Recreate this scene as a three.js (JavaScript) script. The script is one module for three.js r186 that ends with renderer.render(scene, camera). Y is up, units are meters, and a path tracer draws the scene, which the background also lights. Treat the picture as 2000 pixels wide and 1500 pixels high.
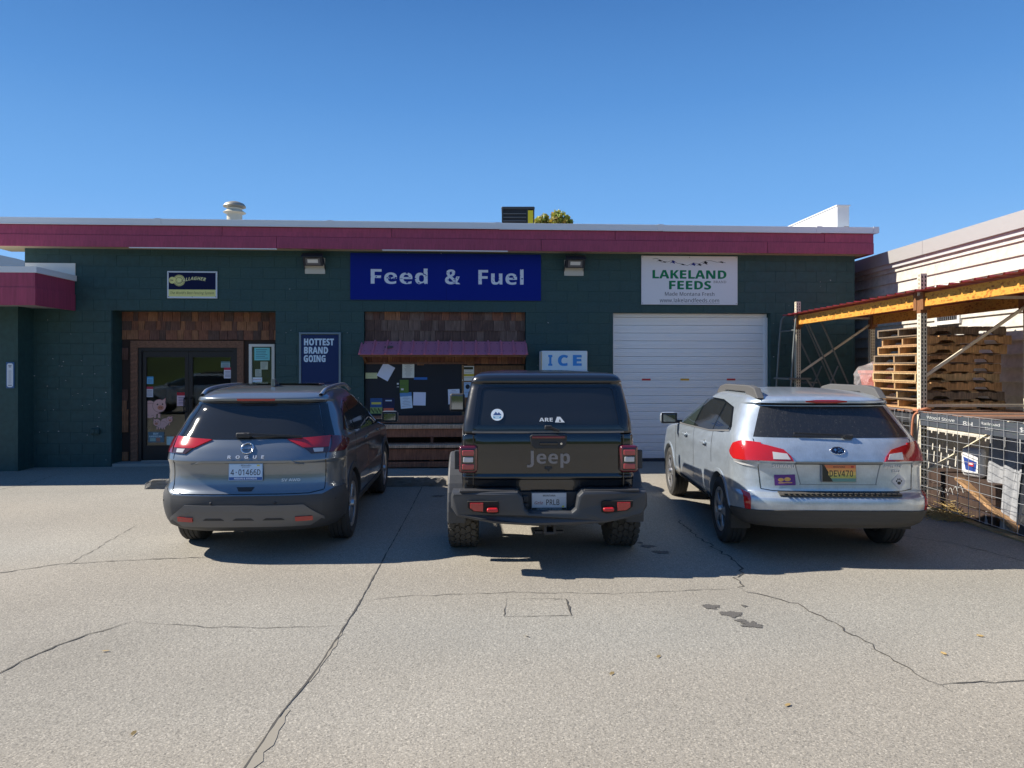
import * as THREE from 'three';
import { mergeGeometries, mergeVertices, toCreasedNormals } from 'three/addons/utils/BufferGeometryUtils.js';
import { RoundedBoxGeometry } from 'three/addons/geometries/RoundedBoxGeometry.js';
import { TextGeometry } from 'three/addons/geometries/TextGeometry.js';
import { FontLoader } from 'three/addons/loaders/FontLoader.js';
import { ImprovedNoise } from 'three/addons/math/ImprovedNoise.js';
import { Brush, Evaluator, SUBTRACTION } from 'three-bvh-csg';

// ---------- camera, sky, sun, exposure ----------
const scene = new THREE.Scene();
const camera = new THREE.PerspectiveCamera(56.36, 4 / 3, 0.1, 9000);
camera.position.set(0, 1.85, 0);
camera.rotation.set(0, 0, 0);
camera.setViewOffset(2000, 1500, 0, 35, 2000, 1500);      // level camera, lens shifted a little down
const renderer = new THREE.WebGLRenderer({ antialias: true });
renderer.toneMapping = THREE.LinearToneMapping;
renderer.toneMappingExposure = 1.9;
renderer.shadowMap.enabled = true;

const SUN = new THREE.Vector3(-1.15, 1, -0.17).normalize();
{
  const W = 256, H = 256, d = new Float32Array(W * H * 4);
  // clear-sky radiance by elevation (degrees): haze-pale at the horizon, deep blue overhead
  const stops = [[-90, .16, .15, .13], [-1, .16, .15, .13], [0, .25, .40, .58], [6, .16, .315, .53], [12, .10, .24, .46], [20, .055, .16, .36], [28, .030, .10, .26], [45, .026, .088, .24], [90, .022, .075, .21]];
  for (let j = 0; j < H; j++) {
    const el = ((j + .5) / H - .5) * 180;
    let k = 0; while (k < stops.length - 2 && el > stops[k + 1][0]) k++;
    const A = stops[k], B = stops[k + 1], t = Math.min(1, Math.max(0, (el - A[0]) / (B[0] - A[0])));
    for (let i = 0; i < W; i++) {
      const o = (j * W + i) * 4;
      for (let c = 0; c < 3; c++) d[o + c] = A[c + 1] + (B[c + 1] - A[c + 1]) * t;
      d[o + 3] = 1;
    }
  }
  const t = new THREE.DataTexture(d, W, H, THREE.RGBAFormat, THREE.FloatType);
  t.mapping = THREE.EquirectangularReflectionMapping;
  t.magFilter = t.minFilter = THREE.LinearFilter; t.needsUpdate = true;
  scene.background = t; scene.environment = t;
}
const sun = new THREE.DirectionalLight(new THREE.Color(1, .93, .82), 4.6);
sun.position.copy(SUN).multiplyScalar(60);
sun.castShadow = true; sun.shadow.mapSize.set(4096, 4096);
Object.assign(sun.shadow.camera, { left: -25, right: 25, top: 25, bottom: -25, near: 1, far: 150 });
scene.add(sun); scene.add(sun.target);

// ---------- helpers ----------
function mulberry(a) { return () => { a = (a + 0x6d2b79f5) | 0; let t = Math.imul(a ^ (a >>> 15), 1 | a); t = (t + Math.imul(t ^ (t >>> 7), 61 | t)) ^ t; return ((t ^ (t >>> 14)) >>> 0) / 4294967296; }; }
const rnd = mulberry(77), R = (a, b) => a + (b - a) * rnd();
const noise = new ImprovedNoise();
const fbm = (x, y, z, o = 4) => { let s = 0, a = 1, f = 1; for (let i = 0; i < o; i++) { s += a * noise.noise(x * f, y * f, z * f + i * 7.3); a *= .5; f *= 2.03; } return s; };
const lin = (r, g, b) => new THREE.Color().setRGB(r, g, b);
const css = (s) => new THREE.Color(s);
const used = {};
function unique(n) { if (!(n in used)) { used[n] = 0; return n; } used[n]++; return n + '_' + String(used[n]).padStart(3, '0'); }
function mesh(name, geo, mat, parent) {
  const m = new THREE.Mesh(Array.isArray(geo) ? merge(geo) : geo, mat);
  m.name = parent ? name : unique(name); m.castShadow = m.receiveShadow = true;
  (parent || scene).add(m); return m;
}
function thing(name, label, category, [x, y, z] = [0, 0, 0], turn = 0, group) {
  const o = new THREE.Group(); o.name = unique(name); o.position.set(x, y, z); o.rotation.y = turn;
  o.userData = { label, category }; if (group) o.userData.group = group;
  scene.add(o); return o;
}
function tag(o, label, category, group) { o.userData = { label, category }; if (group) o.userData.group = group; return o; }
function structure(name, geo, mat) { const m = mesh(name, geo, mat); m.userData.kind = 'structure'; return m; }
function merge(list) {
  const l = list.map((g) => { let q = g.index ? g.toNonIndexed() : g; const o = new THREE.BufferGeometry(); for (const k of ['position', 'normal', 'uv']) { if (q.attributes[k]) o.setAttribute(k, q.attributes[k]); } if (!o.attributes.uv) o.setAttribute('uv', new THREE.BufferAttribute(new Float32Array(o.attributes.position.count * 2), 2)); return o; });
  return mergeGeometries(l);
}
const box = (w, h, d, x = 0, y = 0, z = 0) => new THREE.BoxGeometry(w, h, d).translate(x, y, z);
const span = (x0, x1, y0, y1, z0, z1) => box(x1 - x0, y1 - y0, z1 - z0, (x0 + x1) / 2, (y0 + y1) / 2, (z0 + z1) / 2);
const rbox = (w, h, d, r, x = 0, y = 0, z = 0, s = 2) => new RoundedBoxGeometry(w, h, d, s, r).translate(x, y, z);
const cyl = (r, h, x = 0, y = 0, z = 0, n = 20, r2 = r) => new THREE.CylinderGeometry(r2, r, h, n).translate(x, y, z);
const V = (x, y, z) => new THREE.Vector3(x, y, z);
function bar(a, b, w, d = w) {                                // a rectangular bar from a to b
  const A = V(...a), B = V(...b), L = A.distanceTo(B), g = new THREE.BoxGeometry(w, L, d);
  return g.applyQuaternion(new THREE.Quaternion().setFromUnitVectors(V(0, 1, 0), B.clone().sub(A).normalize())).translate(...A.add(B).multiplyScalar(.5).toArray());
}
function rod(a, b, r, n = 8) {
  const A = V(...a), B = V(...b), g = new THREE.CylinderGeometry(r, r, A.distanceTo(B), n);
  return g.applyQuaternion(new THREE.Quaternion().setFromUnitVectors(V(0, 1, 0), B.clone().sub(A).normalize())).translate(...A.add(B).multiplyScalar(.5).toArray());
}
function tube(pts, r, seg = 40, rad = 8, tension = .5) { return new THREE.TubeGeometry(new THREE.CatmullRomCurve3(pts.map((p) => V(...p)), false, 'catmullrom', tension), seg, r, rad); }
function extrude(pts, depth, bevel = 0, holes = []) {
  const s = new THREE.Shape(pts.map((p) => new THREE.Vector2(...p)));
  for (const h of holes) s.holes.push(new THREE.Path(h.map((p) => new THREE.Vector2(...p))));
  return new THREE.ExtrudeGeometry(s, { depth, bevelEnabled: bevel > 0, bevelSize: bevel, bevelThickness: bevel, bevelSegments: 2, curveSegments: 10 });
}
function canvasTex(w, h, draw, srgb = true) {
  const c = document.createElement('canvas'); c.width = w; c.height = h;
  draw(c.getContext('2d'), w, h);
  const t = new THREE.CanvasTexture(c); if (srgb) t.colorSpace = THREE.SRGBColorSpace;
  t.magFilter = THREE.LinearFilter; t.wrapS = t.wrapT = THREE.RepeatWrapping; return t;
}
function dataTex(w, h, f, srgb = true) {
  const d = new Uint8Array(w * h * 4);
  for (let j = 0; j < h; j++) for (let i = 0; i < w; i++) { const c = f(i, j), o = (j * w + i) * 4; d[o] = c[0]; d[o + 1] = c[1]; d[o + 2] = c[2]; d[o + 3] = c.length > 3 ? c[3] : 255; }
  const t = new THREE.DataTexture(d, w, h); if (srgb) t.colorSpace = THREE.SRGBColorSpace;
  t.magFilter = t.minFilter = THREE.LinearFilter; t.wrapS = t.wrapT = THREE.RepeatWrapping; t.needsUpdate = true; return t;
}
function rep(t, u, v) { const c = t.clone(); c.repeat.set(u, v); c.needsUpdate = true; return c; }
const std = (color, roughness = .8, o = {}) => new THREE.MeshStandardMaterial({ color, roughness, ...o });
const phys = (color, roughness, o = {}) => new THREE.MeshPhysicalMaterial({ color, roughness, ...o });
// uv in metres from position along the two widest axes (for boxes): planar by face normal
function metreUV(g, s = 1) {
  const q = g.index ? g.toNonIndexed() : g; q.computeVertexNormals();
  const p = q.attributes.position, n = q.attributes.normal, uv = new Float32Array(p.count * 2);
  for (let i = 0; i < p.count; i++) {
    const ax = Math.abs(n.getX(i)), ay = Math.abs(n.getY(i)), az = Math.abs(n.getZ(i));
    const [u, v] = ax > ay && ax > az ? [p.getZ(i), p.getY(i)] : ay > az ? [p.getX(i), p.getZ(i)] : [p.getX(i), p.getY(i)];
    uv[2 * i] = u / s; uv[2 * i + 1] = v / s;
  }
  q.setAttribute('uv', new THREE.BufferAttribute(uv, 2)); return q;
}
const fonts = {};
for (const k of ['sans_bold', 'sans_regular', 'serif_bold']) fonts[k] = await new FontLoader().loadAsync('fonts/droid/droid_' + k + '.typeface.json');
function text(str, size, depth, font = 'sans_bold', sx = 1, space = 0) {
  let g;
  if (!space) { g = new TextGeometry(str, { font: fonts[font], size, depth, curveSegments: 4, bevelEnabled: false }); }
  else { const gs = []; let x = 0; for (const ch of str) { const q = new TextGeometry(ch, { font: fonts[font], size, depth, curveSegments: 4 }); q.computeBoundingBox(); const adv = q.boundingBox.max.x; q.translate(x, 0, 0); x += adv + space; gs.push(q); } g = merge(gs); }
  g.computeBoundingBox(); const b = g.boundingBox; g.translate(-(b.min.x + b.max.x) / 2, -(b.min.y + b.max.y) / 2, 0); g.scale(sx, 1, 1); return g;
}

// shared grain textures
const grainBump = dataTex(256, 256, (i, j) => { const v = 128 + 60 * fbm(i / 9, j / 9, 3, 3) + R(-30, 30); return [v, v, v]; }, false);
const smudge = dataTex(256, 256, (i, j) => { const v = 200 + 70 * fbm(i / 40, j / 40, 9, 4) + R(-8, 8); const c = Math.max(0, Math.min(255, v)); return [c, c, c]; }, false);
// ---------- the ground ----------
const asphaltMap = dataTex(2048, 2048, (() => {
  const W = 2048, spk = new Float32Array(W * W), r = mulberry(5);
  for (let k = 0; k < 210000; k++) {                          // chips of stone in the worn surface, light and dark
    const x = r() * W, y = r() * W, s = 1.0 + r() * r() * 2.9, v = (r() < .56 ? -1 : 1) * (.3 + r() * .7), e = .6 + r() * .8;
    for (let j = -4; j <= 4; j++) for (let i = -4; i <= 4; i++) if (i * i * e + j * j / e < s * s) spk[((y + j + W | 0) % W) * W + ((x + i + W | 0) % W)] = v;
  }
  return (i, j) => {
    const s = spk[j * W + i], b = 163 + s * 36 + (r() - .5) * 18;
    return [b * 1.0, b * .968, b * .905];
  };
})());
const asphaltBump = dataTex(1024, 1024, (i, j) => { const v = 128 + 55 * noise.noise(i / 5, j / 5, 1) + 40 * noise.noise(i / 11, j / 11, 4) + R(-22, 22); return [v, v, v]; }, false);
const groundMat = std(lin(1, 1, 1), .93, { map: asphaltMap, bumpMap: asphaltBump, bumpScale: .006, vertexColors: true });
let ground;
{
  const xs = [-900, -300, -120, -60, -30], zs = [-900, -300, -120, -60, -30];
  for (let v = -16; v <= 16.01; v += .25) xs.push(v);
  for (let v = -18; v <= 8.01; v += .25) zs.push(v);
  xs.push(30, 60, 120, 300, 900); zs.push(16, 30, 60, 120, 300, 900);
  const P = [], N = [], U = [], C = [], I = [];
  for (const z of zs) for (const x of xs) {
    P.push(x, 0, z); N.push(0, 1, 0); U.push(x / 3.4, z / 3.4);
    // worn patches: paler dusty lanes, greyer oily ones
    const a = fbm(x * .22 + 3, z * .3, 2, 3), b = fbm(x * .9, z * .9, 8, 3), c = fbm(x * .12 - 5, z * .5, 5, 2);
    const v = .75 * (1 + .20 * a + .07 * b), warm = 1 + .05 * c;
    C.push(v * warm, v * .985, v * .955 / warm);
  }
  const w = xs.length;
  for (let j = 0; j < zs.length - 1; j++) for (let i = 0; i < w - 1; i++) { const o = j * w + i; I.push(o, o + w, o + 1, o + 1, o + w, o + w + 1); }
  const g = new THREE.BufferGeometry(); g.setIndex(I);
  for (const [n, a, s] of [['position', P, 3], ['normal', N, 3], ['uv', U, 2], ['color', C, 3]]) g.setAttribute(n, new THREE.Float32BufferAttribute(a, s));
  ground = structure('parking_lot', g, groundMat);
}
const crackMat = std(lin(.07, .065, .058), 1), dirtMat = std(lin(.26, .235, .19), 1, { bumpMap: grainBump, bumpScale: .006 });
function crackLine(pts, w0, jit, mat = crackMat, y = .004, name = 'crack') {
  const out = [], r = mulberry(Math.round((pts[0][0] + 40) * 97 + pts[0][1] * 13));
  for (let k = 0; k < pts.length - 1; k++) {
    const [a, b] = [pts[k], pts[k + 1]], L = Math.hypot(b[0] - a[0], b[1] - a[1]), n = Math.max(2, Math.round(L / .07));
    for (let i = 0; i < n + (k === pts.length - 2 ? 1 : 0); i++) { const t = i / n; out.push([a[0] + (b[0] - a[0]) * t + (r() - .5) * jit, a[1] + (b[1] - a[1]) * t + (r() - .5) * jit]); }
  }
  const P = [], I = [], n = out.length;
  out.forEach((p, i) => {
    const q = out[Math.min(n - 1, i + 1)], o = out[Math.max(0, i - 1)], dx = q[0] - o[0], dz = q[1] - o[1], l = Math.hypot(dx, dz) || 1;
    const w = w0 * (.35 + r() * 1.1) * Math.min(1, .25 + Math.min(i, n - 1 - i) / 4);
    P.push(p[0] - dz / l * w / 2, y, p[1] + dx / l * w / 2, p[0] + dz / l * w / 2, y, p[1] - dx / l * w / 2);
    if (i) { const b = i * 2; I.push(b - 2, b, b - 1, b, b + 1, b - 1); }
  });
  const g = new THREE.BufferGeometry(); g.setIndex(I); g.setAttribute('position', new THREE.Float32BufferAttribute(P, 3));
  g.setAttribute('normal', new THREE.Float32BufferAttribute(P.map((_, i) => (i % 3 === 1 ? 1 : 0)), 3));
  return mesh(name, g, mat, ground);
}
crackLine([[-1.23, -3.0], [-1.23, -3.39], [-1.23, -3.75], [-1.19, -4.35], [-1.19, -5.57], [-1.24, -7.1], [-1.3, -9.09], [-1.37, -10.79], [-1.42, -12.1]], .011, .006);
crackLine([[-1.215, -3.0], [-1.21, -3.5], [-1.2, -3.85]], .085, .012, dirtMat, .003, 'dirt_fill');
crackLine([[-1.19, -4.2], [-1.18, -4.6], [-1.185, -5.0]], .03, .01, dirtMat, .003, 'dirt_fill');
crackLine([[-4.9, -6.3], [-4.57, -6.4], [-4.21, -6.69], [-3.65, -6.82], [-2.97, -6.93]], .013, .03);
crackLine([[-3.4, -3.95], [-3.08, -4.32], [-3.06, -4.56], [-2.99, -4.81], [-2.74, -5.18]], .013, .035);
crackLine([[-2.74, -5.18], [-2.18, -5.08], [-1.73, -5.05], [-1.2, -5.11]], .006, .03);
crackLine([[-4.13, -6.64], [-4.23, -7.4], [-4.36, -8.35]], .006, .03);
crackLine([[-1.17, -5.66], [-.82, -5.76], [0, -5.86], [.83, -5.82], [1.87, -5.95]], .006, .03);
crackLine([[2, -8.63], [2.02, -7.73], [2.06, -7.19], [2.11, -6.73], [2.08, -6.47], [1.95, -6.24], [1.9, -5.91]], .017, .06);
crackLine([[1.9, -5.91], [2.23, -5.57], [2.32, -5.08], [2.38, -4.75], [2.43, -4.35], [2.48, -4.08]], .011, .05);
crackLine([[2.42, -4.16], [2.75, -4.19], [3.2, -4.22]], .008, .03);
crackLine([[-.04, -5.69], [.43, -5.69], [.44, -5.31], [-.06, -5.29], [-.04, -5.69]], .006, .012);
crackLine([[.43, -5.69], [.445, -5.5], [.44, -5.31]], .016, .02);
crackLine([[-7.71, -10.4], [-7.6, -11.3], [-7.75, -12.2]], .012, .04);
crackLine([[3.9, -8.1], [4.6, -7.5], [5.0, -6.4]], .012, .05);
function stain(x, z, rx, rz, seed) {
  const r = mulberry(seed), s = new THREE.Shape(), n = 72, pts = [];
  for (let i = 0; i < n; i++) { const a = i / n * 6.2832, k = .72 + .5 * noise.noise(Math.cos(a) * 1.3 + seed * 1.31, Math.sin(a) * 1.3, seed * .37) + .3 * noise.noise(Math.cos(a) * 5 + seed, Math.sin(a) * 5, 2.2) + (r() - .5) * .1; pts.push(new THREE.Vector2(Math.cos(a) * rx * k, Math.sin(a) * rz * k)); }
  s.setFromPoints(pts);
  const m = mesh('oil_stain', new THREE.ShapeGeometry(s).rotateX(-Math.PI / 2).translate(x, .004, z), oilMat, ground); return m;
}
const oilMat = std(lin(.105, .098, .088), .8, { bumpMap: asphaltBump, bumpScale: .006 });
stain(1.52, -5.5, .085, .075, 3); stain(1.63, -5.34, .1, .09, 8); stain(1.72, -5.12, .11, .08, 11); stain(1.67, -5.2, .06, .05, 21); stain(1.79, -5.52, .03, .03, 31);
stain(1.4, -7.36, .1, .08, 4); stain(1.48, -7.12, .11, .1, 6); stain(1.34, -7.5, .05, .05, 16); stain(-1.05, -10.2, .12, .1, 41); stain(-5.75, -13.05, .3, .1, 44);
// bits of leaf and straw lying about
const litterMat = std(lin(.36, .25, .1), 1);
for (const [x, z] of [[-2.63, -4.64], [2.77, -4.6], [.6, -4.3], [.93, -4.55], [1.5, -3.9], [-1.9, -3.6], [.1, -4.9], [3.2, -4.9]]) { const l = mesh('dry_leaf', new THREE.CircleGeometry(.018, 5).scale(1.4, .6, 1).rotateX(-1.4 + R(-.3, .3)).rotateY(R(0, 6)).translate(x, .009, z), litterMat, ground); l.castShadow = true; }

// grass bank and far ridge (the bank stands behind the camera and shows in the glass doors)
const grassMat = std(lin(.07, .11, .03), 1, { bumpMap: grainBump, bumpScale: .2 });
{
  const P = [], I = [], C = [], nx = 60, nz = 14;
  for (let j = 0; j <= nz; j++) for (let i = 0; i <= nx; i++) {
    const x = -90 + 180 * i / nx, t = j / nz, z = 17 + 40 * t;
    const y = -.05 + 11 * Math.pow(t, .8) + (t > 0 ? 1.1 * fbm(x * .13, z * .13, 4, 4) : 0); P.push(x, y, z);
    const k = .7 + .5 * fbm(x * .4, z * .5, 1, 3); C.push(k * (1 + .2 * fbm(x * .1, z * .1, 7, 2)), k, k * .8);
    if (i && j) { const b = j * (nx + 1) + i; I.push(b, b - 1, b - nx - 2, b, b - nx - 2, b - nx - 1); }
  }
  const g = new THREE.BufferGeometry(); g.setIndex(I); g.setAttribute('position', new THREE.Float32BufferAttribute(P, 3)); g.setAttribute('color', new THREE.Float32BufferAttribute(C, 3)); g.computeVertexNormals();
  const m = grassMat.clone(); m.vertexColors = true; structure('grass_bank', g, m);
}
{
  const P = [], I = [], n = 90;
  for (let i = 0; i <= n; i++) {
    const t = i / n, x = -6000 + 6200 * t, z = -3000, h = 560 * Math.min(1, (1 - t) * 2.2) + 40 * fbm(t * 5, 1, 2, 3) + R(0, 9);
    P.push(x, -5, z + 500, x, h * .55, z + 200, x, h, z, x, -5, z - 900);
    if (i) for (let k = 0; k < 3; k++) { const a = i * 4 + k; I.push(a, a - 4, a + 1, a + 1, a - 4, a - 3); }
  }
  const g = new THREE.BufferGeometry(); g.setIndex(I); g.setAttribute('position', new THREE.Float32BufferAttribute(P, 3)); g.computeVertexNormals();
  structure('hills', g, std(lin(.02, .038, .034), 1));
}
scene.fog = new THREE.FogExp2(new THREE.Color(.16, .36, .85), .00006);
// ---------- the store building: x runs along the front, z points out of it ----------
const WA = Math.atan(.0603), WO = V(0, 0, -13.6);
const wallAt = (u, y, out) => V(u, y, out).applyAxisAngle(V(0, 1, 0), WA).add(WO).toArray();
const building = thing('store_building', 'low dark green block store with maroon fascia, cedar shingle recesses and white roll door', 'building', WO.toArray(), WA);
const greenMap = dataTex(512, 512, (i, j) => { const v = 226 + 22 * fbm(i / 60, j / 60, 2, 4) + R(-7, 7); return [v, v, v]; }, true);
const greenMats = [0, 1, 2, 3].map((k) => std(lin(.024 + .0012 * k, .078 + .002 * k, .078 + .0012 * ((k * 3) % 4)), .62, { map: rep(greenMap, .8 + .13 * k, .9), bumpMap: rep(grainBump, 2, 2), bumpScale: .004 }));
const greenMat = greenMats[0], jointMat = std(lin(.024, .076, .075), .8);
const maroonMap = dataTex(512, 128, (i, j) => { const v = 224 + 24 * fbm(i / 30, j / 90, 5, 4) + 12 * noise.noise(i / 3, j / 40, 2) + R(-6, 6); return [v, v * .99, v * .99]; }, true);
const maroonMats = [0, 1, 2].map((k) => std(lin(.47 - .03 * k, .068 - .004 * k, .14 - .005 * k), .55, { map: rep(maroonMap, 1 + k * .3, 1), bumpMap: grainBump, bumpScale: .002 }));
const whiteMetal = std(lin(.72, .73, .74), .45, { bumpMap: smudge, bumpScale: .003 });
const OPEN = [[-7.37, -4.41, 0, 2.872], [-2.78, .26, 0, 2.872], [1.94, 5.02, 0, 2.872]];
const WL = -8.9, WR = 6.71, TOPW = 4.09;
{
  // wall core behind the block faces
  const core = [];
  const cuts = [WL, ...OPEN.flatMap((o) => [o[0], o[1]]), WR];
  for (let k = 0; k < cuts.length; k += 2) core.push(span(cuts[k] + (k ? .004 : .006), cuts[k + 1] - (k < cuts.length - 2 ? .004 : .006), 0, TOPW, -.45, -.005));
  for (const o of OPEN) core.push(span(o[0] - .004, o[1] + .004, 2.876, TOPW, -.45, -.005));
  core.push(span(WL + .006, WL + .25, 0, TOPW, -11, -.451), span(WR - .25, WR - .006, 0, TOPW, -11, -.451), span(WL, WR, 0, TOPW, -11.2, -11.001));
  mesh('wall', core.map((g) => metreUV(g, .8)), jointMat, building);
  // painted blocks, running bond
  const BH = .2030, BL = .4064, all = [];
  for (let r = 0; r < 20; r++) {
    const y0 = .03 + r * BH - (r === 0 ? .03 : 0), y1 = .03 + (r + 1) * BH;
    for (let u = WL - (r % 2 ? BL / 2 : 0); u < WR; u += BL) {
      let segs = [[Math.max(u, WL), Math.min(u + BL, WR)]];
      for (const o of OPEN) if (y0 < o[3] - .05) segs = segs.flatMap(([a, b]) => { const s = []; if (a < o[0]) s.push([a, Math.min(b, o[0])]); if (b > o[1]) s.push([Math.max(a, o[1]), b]); return s.length || b <= o[0] || a >= o[1] ? (b <= o[0] || a >= o[1] ? [[a, b]] : s) : []; });
      for (const [a, b] of segs) if (b - a > .03) all.push([a, b, y0, y1]);
    }
  }
  const near = (c) => Math.hypot((c[0] + c[1]) / 2 + 1, ((c[2] + c[3]) / 2 - 3) * 1.5);
  all.sort((p, q) => near(p) - near(q));
  const cache = {}, rest = [];
  all.forEach(([a, b, y0, y1], i) => {
    const w = b - a - .003, h = y1 - y0 - .003, key = w.toFixed(3) + '_' + h.toFixed(3);
    const g = cache[key] || (cache[key] = rbox(w, h, .05, .004, 0, 0, 0, 1));
    const proud = R(-.0015, .0015);
    if (i < 300) { const m = mesh('block', g, greenMats[Math.floor(R(0, 4))], building); m.position.set((a + b) / 2, (y0 + y1) / 2, -.025 + proud); }
    else rest.push(g.clone().translate((a + b) / 2, (y0 + y1) / 2, -.025 + proud));
  });
  const m = mesh('block_field', rest.map((g) => metreUV(g, .8)), greenMats[1], building); m.userData.kind = 'stuff';
  // chips in the paint showing pale block
  const chip = std(lin(.45, .46, .45), .9), cg = new THREE.CircleGeometry(.011, 6);
  for (let i = 0; i < 46; i++) {
    const c = all[Math.floor(R(0, all.length))]; if (!c) continue;
    const s = mesh('paint_chip', cg, chip, building); s.position.set(R(c[0] + .03, c[1] - .03), rnd() < .6 ? c[2] + .006 : R(c[2] + .02, c[3] - .02), .0035); s.scale.set(R(.3, 1.5), R(.2, .8), 1); s.rotation.z = R(-.4, .4);
  }
  for (let i = 0; i < 26; i++) { const s = mesh('paint_chip', cg, chip, building); s.position.set(R(-8.6, -7.45), R(.1, 2.2), .0035); s.scale.set(R(.3, 1.6), R(.2, .7), 1); }
}
// roof slab, fascia boards, drip edge
{
  const RL = -9.4, RR = 6.9, OUT = .34;
  mesh('roof', metreUV(span(RL, RR - .02, 4.1, 4.41, -11.3, OUT - .06)), std(lin(.3, .3, .3), .9), building);
  mesh('soffit', metreUV(span(RL, RR - .05, 4.0, 4.098, -.44, OUT - .05), .5), std(lin(.42, .34, .22), .8), building);
  const rows = [[4.2, 4.372, .0], [3.985, 4.197, .012]];
  rows.forEach(([y0, y1, p], r) => {
    let u = RL;
    while (u < RR) {
      const e = Math.min(RR, u + (r ? R(4.2, 5.4) : R(2.6, 4.2)));
      const g = rbox(e - u - .006, y1 - y0, .035, .004, 0, 0, 0, 1), m = mesh('fascia_board', metreUV(g, .9), maroonMats[Math.floor(R(0, 3))], building);
      m.position.set((u + e) / 2, (y0 + y1) / 2, OUT - .03 + p + R(-.002, .002)); m.rotation.z = R(-.0006, .0006); u = e;
    }
  });
  mesh('fascia_board', metreUV(span(RR - .03, RR, 3.985, 4.372, -11.2, OUT - .055), .9), maroonMats[1], building);
  mesh('shadow_board', metreUV(span(RL, RR - .04, 4.36, 4.405, OUT - .058, OUT - .03)), maroonMats[2], building);
  let u = RL; const L = 3.05;
  while (u < RR + .06) {
    const e = Math.min(RR + .06, u + L);
    const g = [span(u, e - .003, 4.39, 4.49, OUT + .012, OUT + .03), span(u, e - .003, 4.481, 4.497, -.3, OUT + .012), span(u, e - .003, 4.375, 4.391, OUT + .006, OUT + .036)];
    const m = mesh('drip_edge', g.map((q) => metreUV(q, .7)), whiteMetal, building); m.position.y = R(-.004, .004); m.rotation.z = R(-.0012, .0012);
    mesh('seam_cover', metreUV(span(e - .09, e + .02, 4.386, 4.501, OUT + .02, OUT + .038)), whiteMetal, building); u = e;
  }
  mesh('drip_edge', metreUV(span(RR + .04, RR + .062, 4.38, 4.49, -11, OUT + .012)), whiteMetal, building);
  mesh('trim_strip', metreUV(span(-6.9, -4.3, 3.968, 3.984, OUT - .05, OUT - .005)), whiteMetal, building);
  mesh('trim_strip', metreUV(span(-2.4, -.1, 3.968, 3.984, OUT - .05, OUT - .005)), whiteMetal, building);
  // raised parapet along the right edge of the roof
  mesh('parapet', metreUV(span(6.42, 6.66, 4.4, 5.0, -11, -.12), 1), std(lin(.78, .77, .74), .6, { bumpMap: smudge, bumpScale: .004 }), building);
  mesh('parapet_cap', metreUV(span(6.40, 6.68, 5.0, 5.022, -11, -.1)), whiteMetal, building);
  mesh('rust_patch', metreUV(span(6.56, 6.662, 4.5, 4.6, -.1195, -.1175)), std(lin(.33, .17, .07), .95), building);
  // low canopy and pier at the left end
  const cx = -8.0;
  mesh('pier', metreUV(span(-12, -8.74, 0, 2.899, -.3, .46), .8), greenMats[2], building);
  for (const [y0, y1, p] of [[3.16, 3.4, 0], [2.86, 3.157, .012]]) {
    mesh('canopy_board', metreUV(span(-12, cx + p, y0, y1, 1.2 + p, 1.235 + p), .9), maroonMats[0], building);
    mesh('canopy_board', metreUV(span(cx - .035 + p, cx + p, y0, y1, .03, 1.199 + p), .9), maroonMats[1], building);
  }
  mesh('canopy_roof', metreUV(span(-12, cx - .04, 2.9, 3.4, .02, 1.19)), std(lin(.3, .3, .3), .9), building);
  mesh('canopy_flashing', [span(-12, cx + .03, 3.4, 3.5, 1.21, 1.245), span(cx - .01, cx + .03, 3.4, 3.5, .02, 1.209), span(-12, cx - .011, 3.47, 3.498, .02, 1.209)].map((g) => metreUV(g)), whiteMetal, building);
  mesh('wall_flashing', metreUV(span(-8.88, -8.0, 3.5, 3.73, .004, .02), .7), std(lin(.74, .73, .68), .7, { bumpMap: smudge, bumpScale: .006 }), building);
}
// shingles
const woodMap = dataTex(256, 256, (i, j) => { const v = Math.min(255, 214 + 50 * fbm(i / 4, j / 90, 3, 4) + 26 * fbm(i / 30, j / 60, 8, 3) + R(-9, 9)); return [v, v * .98, v * .965]; });
const shingleMats = [[.3, .13, .08], [.2, .1, .075], [.15, .09, .072], [.4, .19, .1], [.23, .155, .125], [.1, .065, .055]].map((c, k) => std(lin(...c), .9, { map: woodMap }));
function shingleWall(u0, u1, rows, zBack, weight, skip = () => false) {
  const gs = [.09, .12, .15, .18, .21].map((w) => [0, 1].map(() => { const g = new THREE.BoxGeometry(w - .007, .26, .016); const uv = g.attributes.uv, o = rnd(); for (let i = 0; i < uv.count; i++) uv.setXY(i, uv.getX(i) * w * 1.6 + o, uv.getY(i) * .35 + o * 3); return g; }));
  rows.forEach(([y0, y1], r) => {
    let u = u0 + .002;
    while (u < u1 - .03) {
      let k = Math.floor(R(0, 5)), w = [.09, .12, .15, .18, .21][k]; 
      let sx = 1; if (u + w > u1 - .05) { sx = (u1 - u) / w; }
      const cx = u + w * sx / 2;
      if (!skip(cx, (y0 + y1) / 2, w * sx / 2)) {
        const m = mesh('shingle', gs[k][Math.floor(R(0, 2))], shingleMats[weight(r)], building);
        const h = y1 - y0 + .03 + R(-.004, .006); m.scale.set(sx, h / .26, 1); m.position.set(cx, y0 + h / 2 + R(-.004, .004), zBack + .012 + R(0, .004)); m.rotation.x = -.06; m.rotation.z = R(-.006, .006);
      }
      u += w * sx;
    }
  });
}
const backMat = std(lin(.05, .03, .022), .9), trimMat = std(lin(.28, .14, .085), .8, { map: rep(woodMap, .6, 3), bumpMap: woodMap, bumpScale: .003 });
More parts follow.
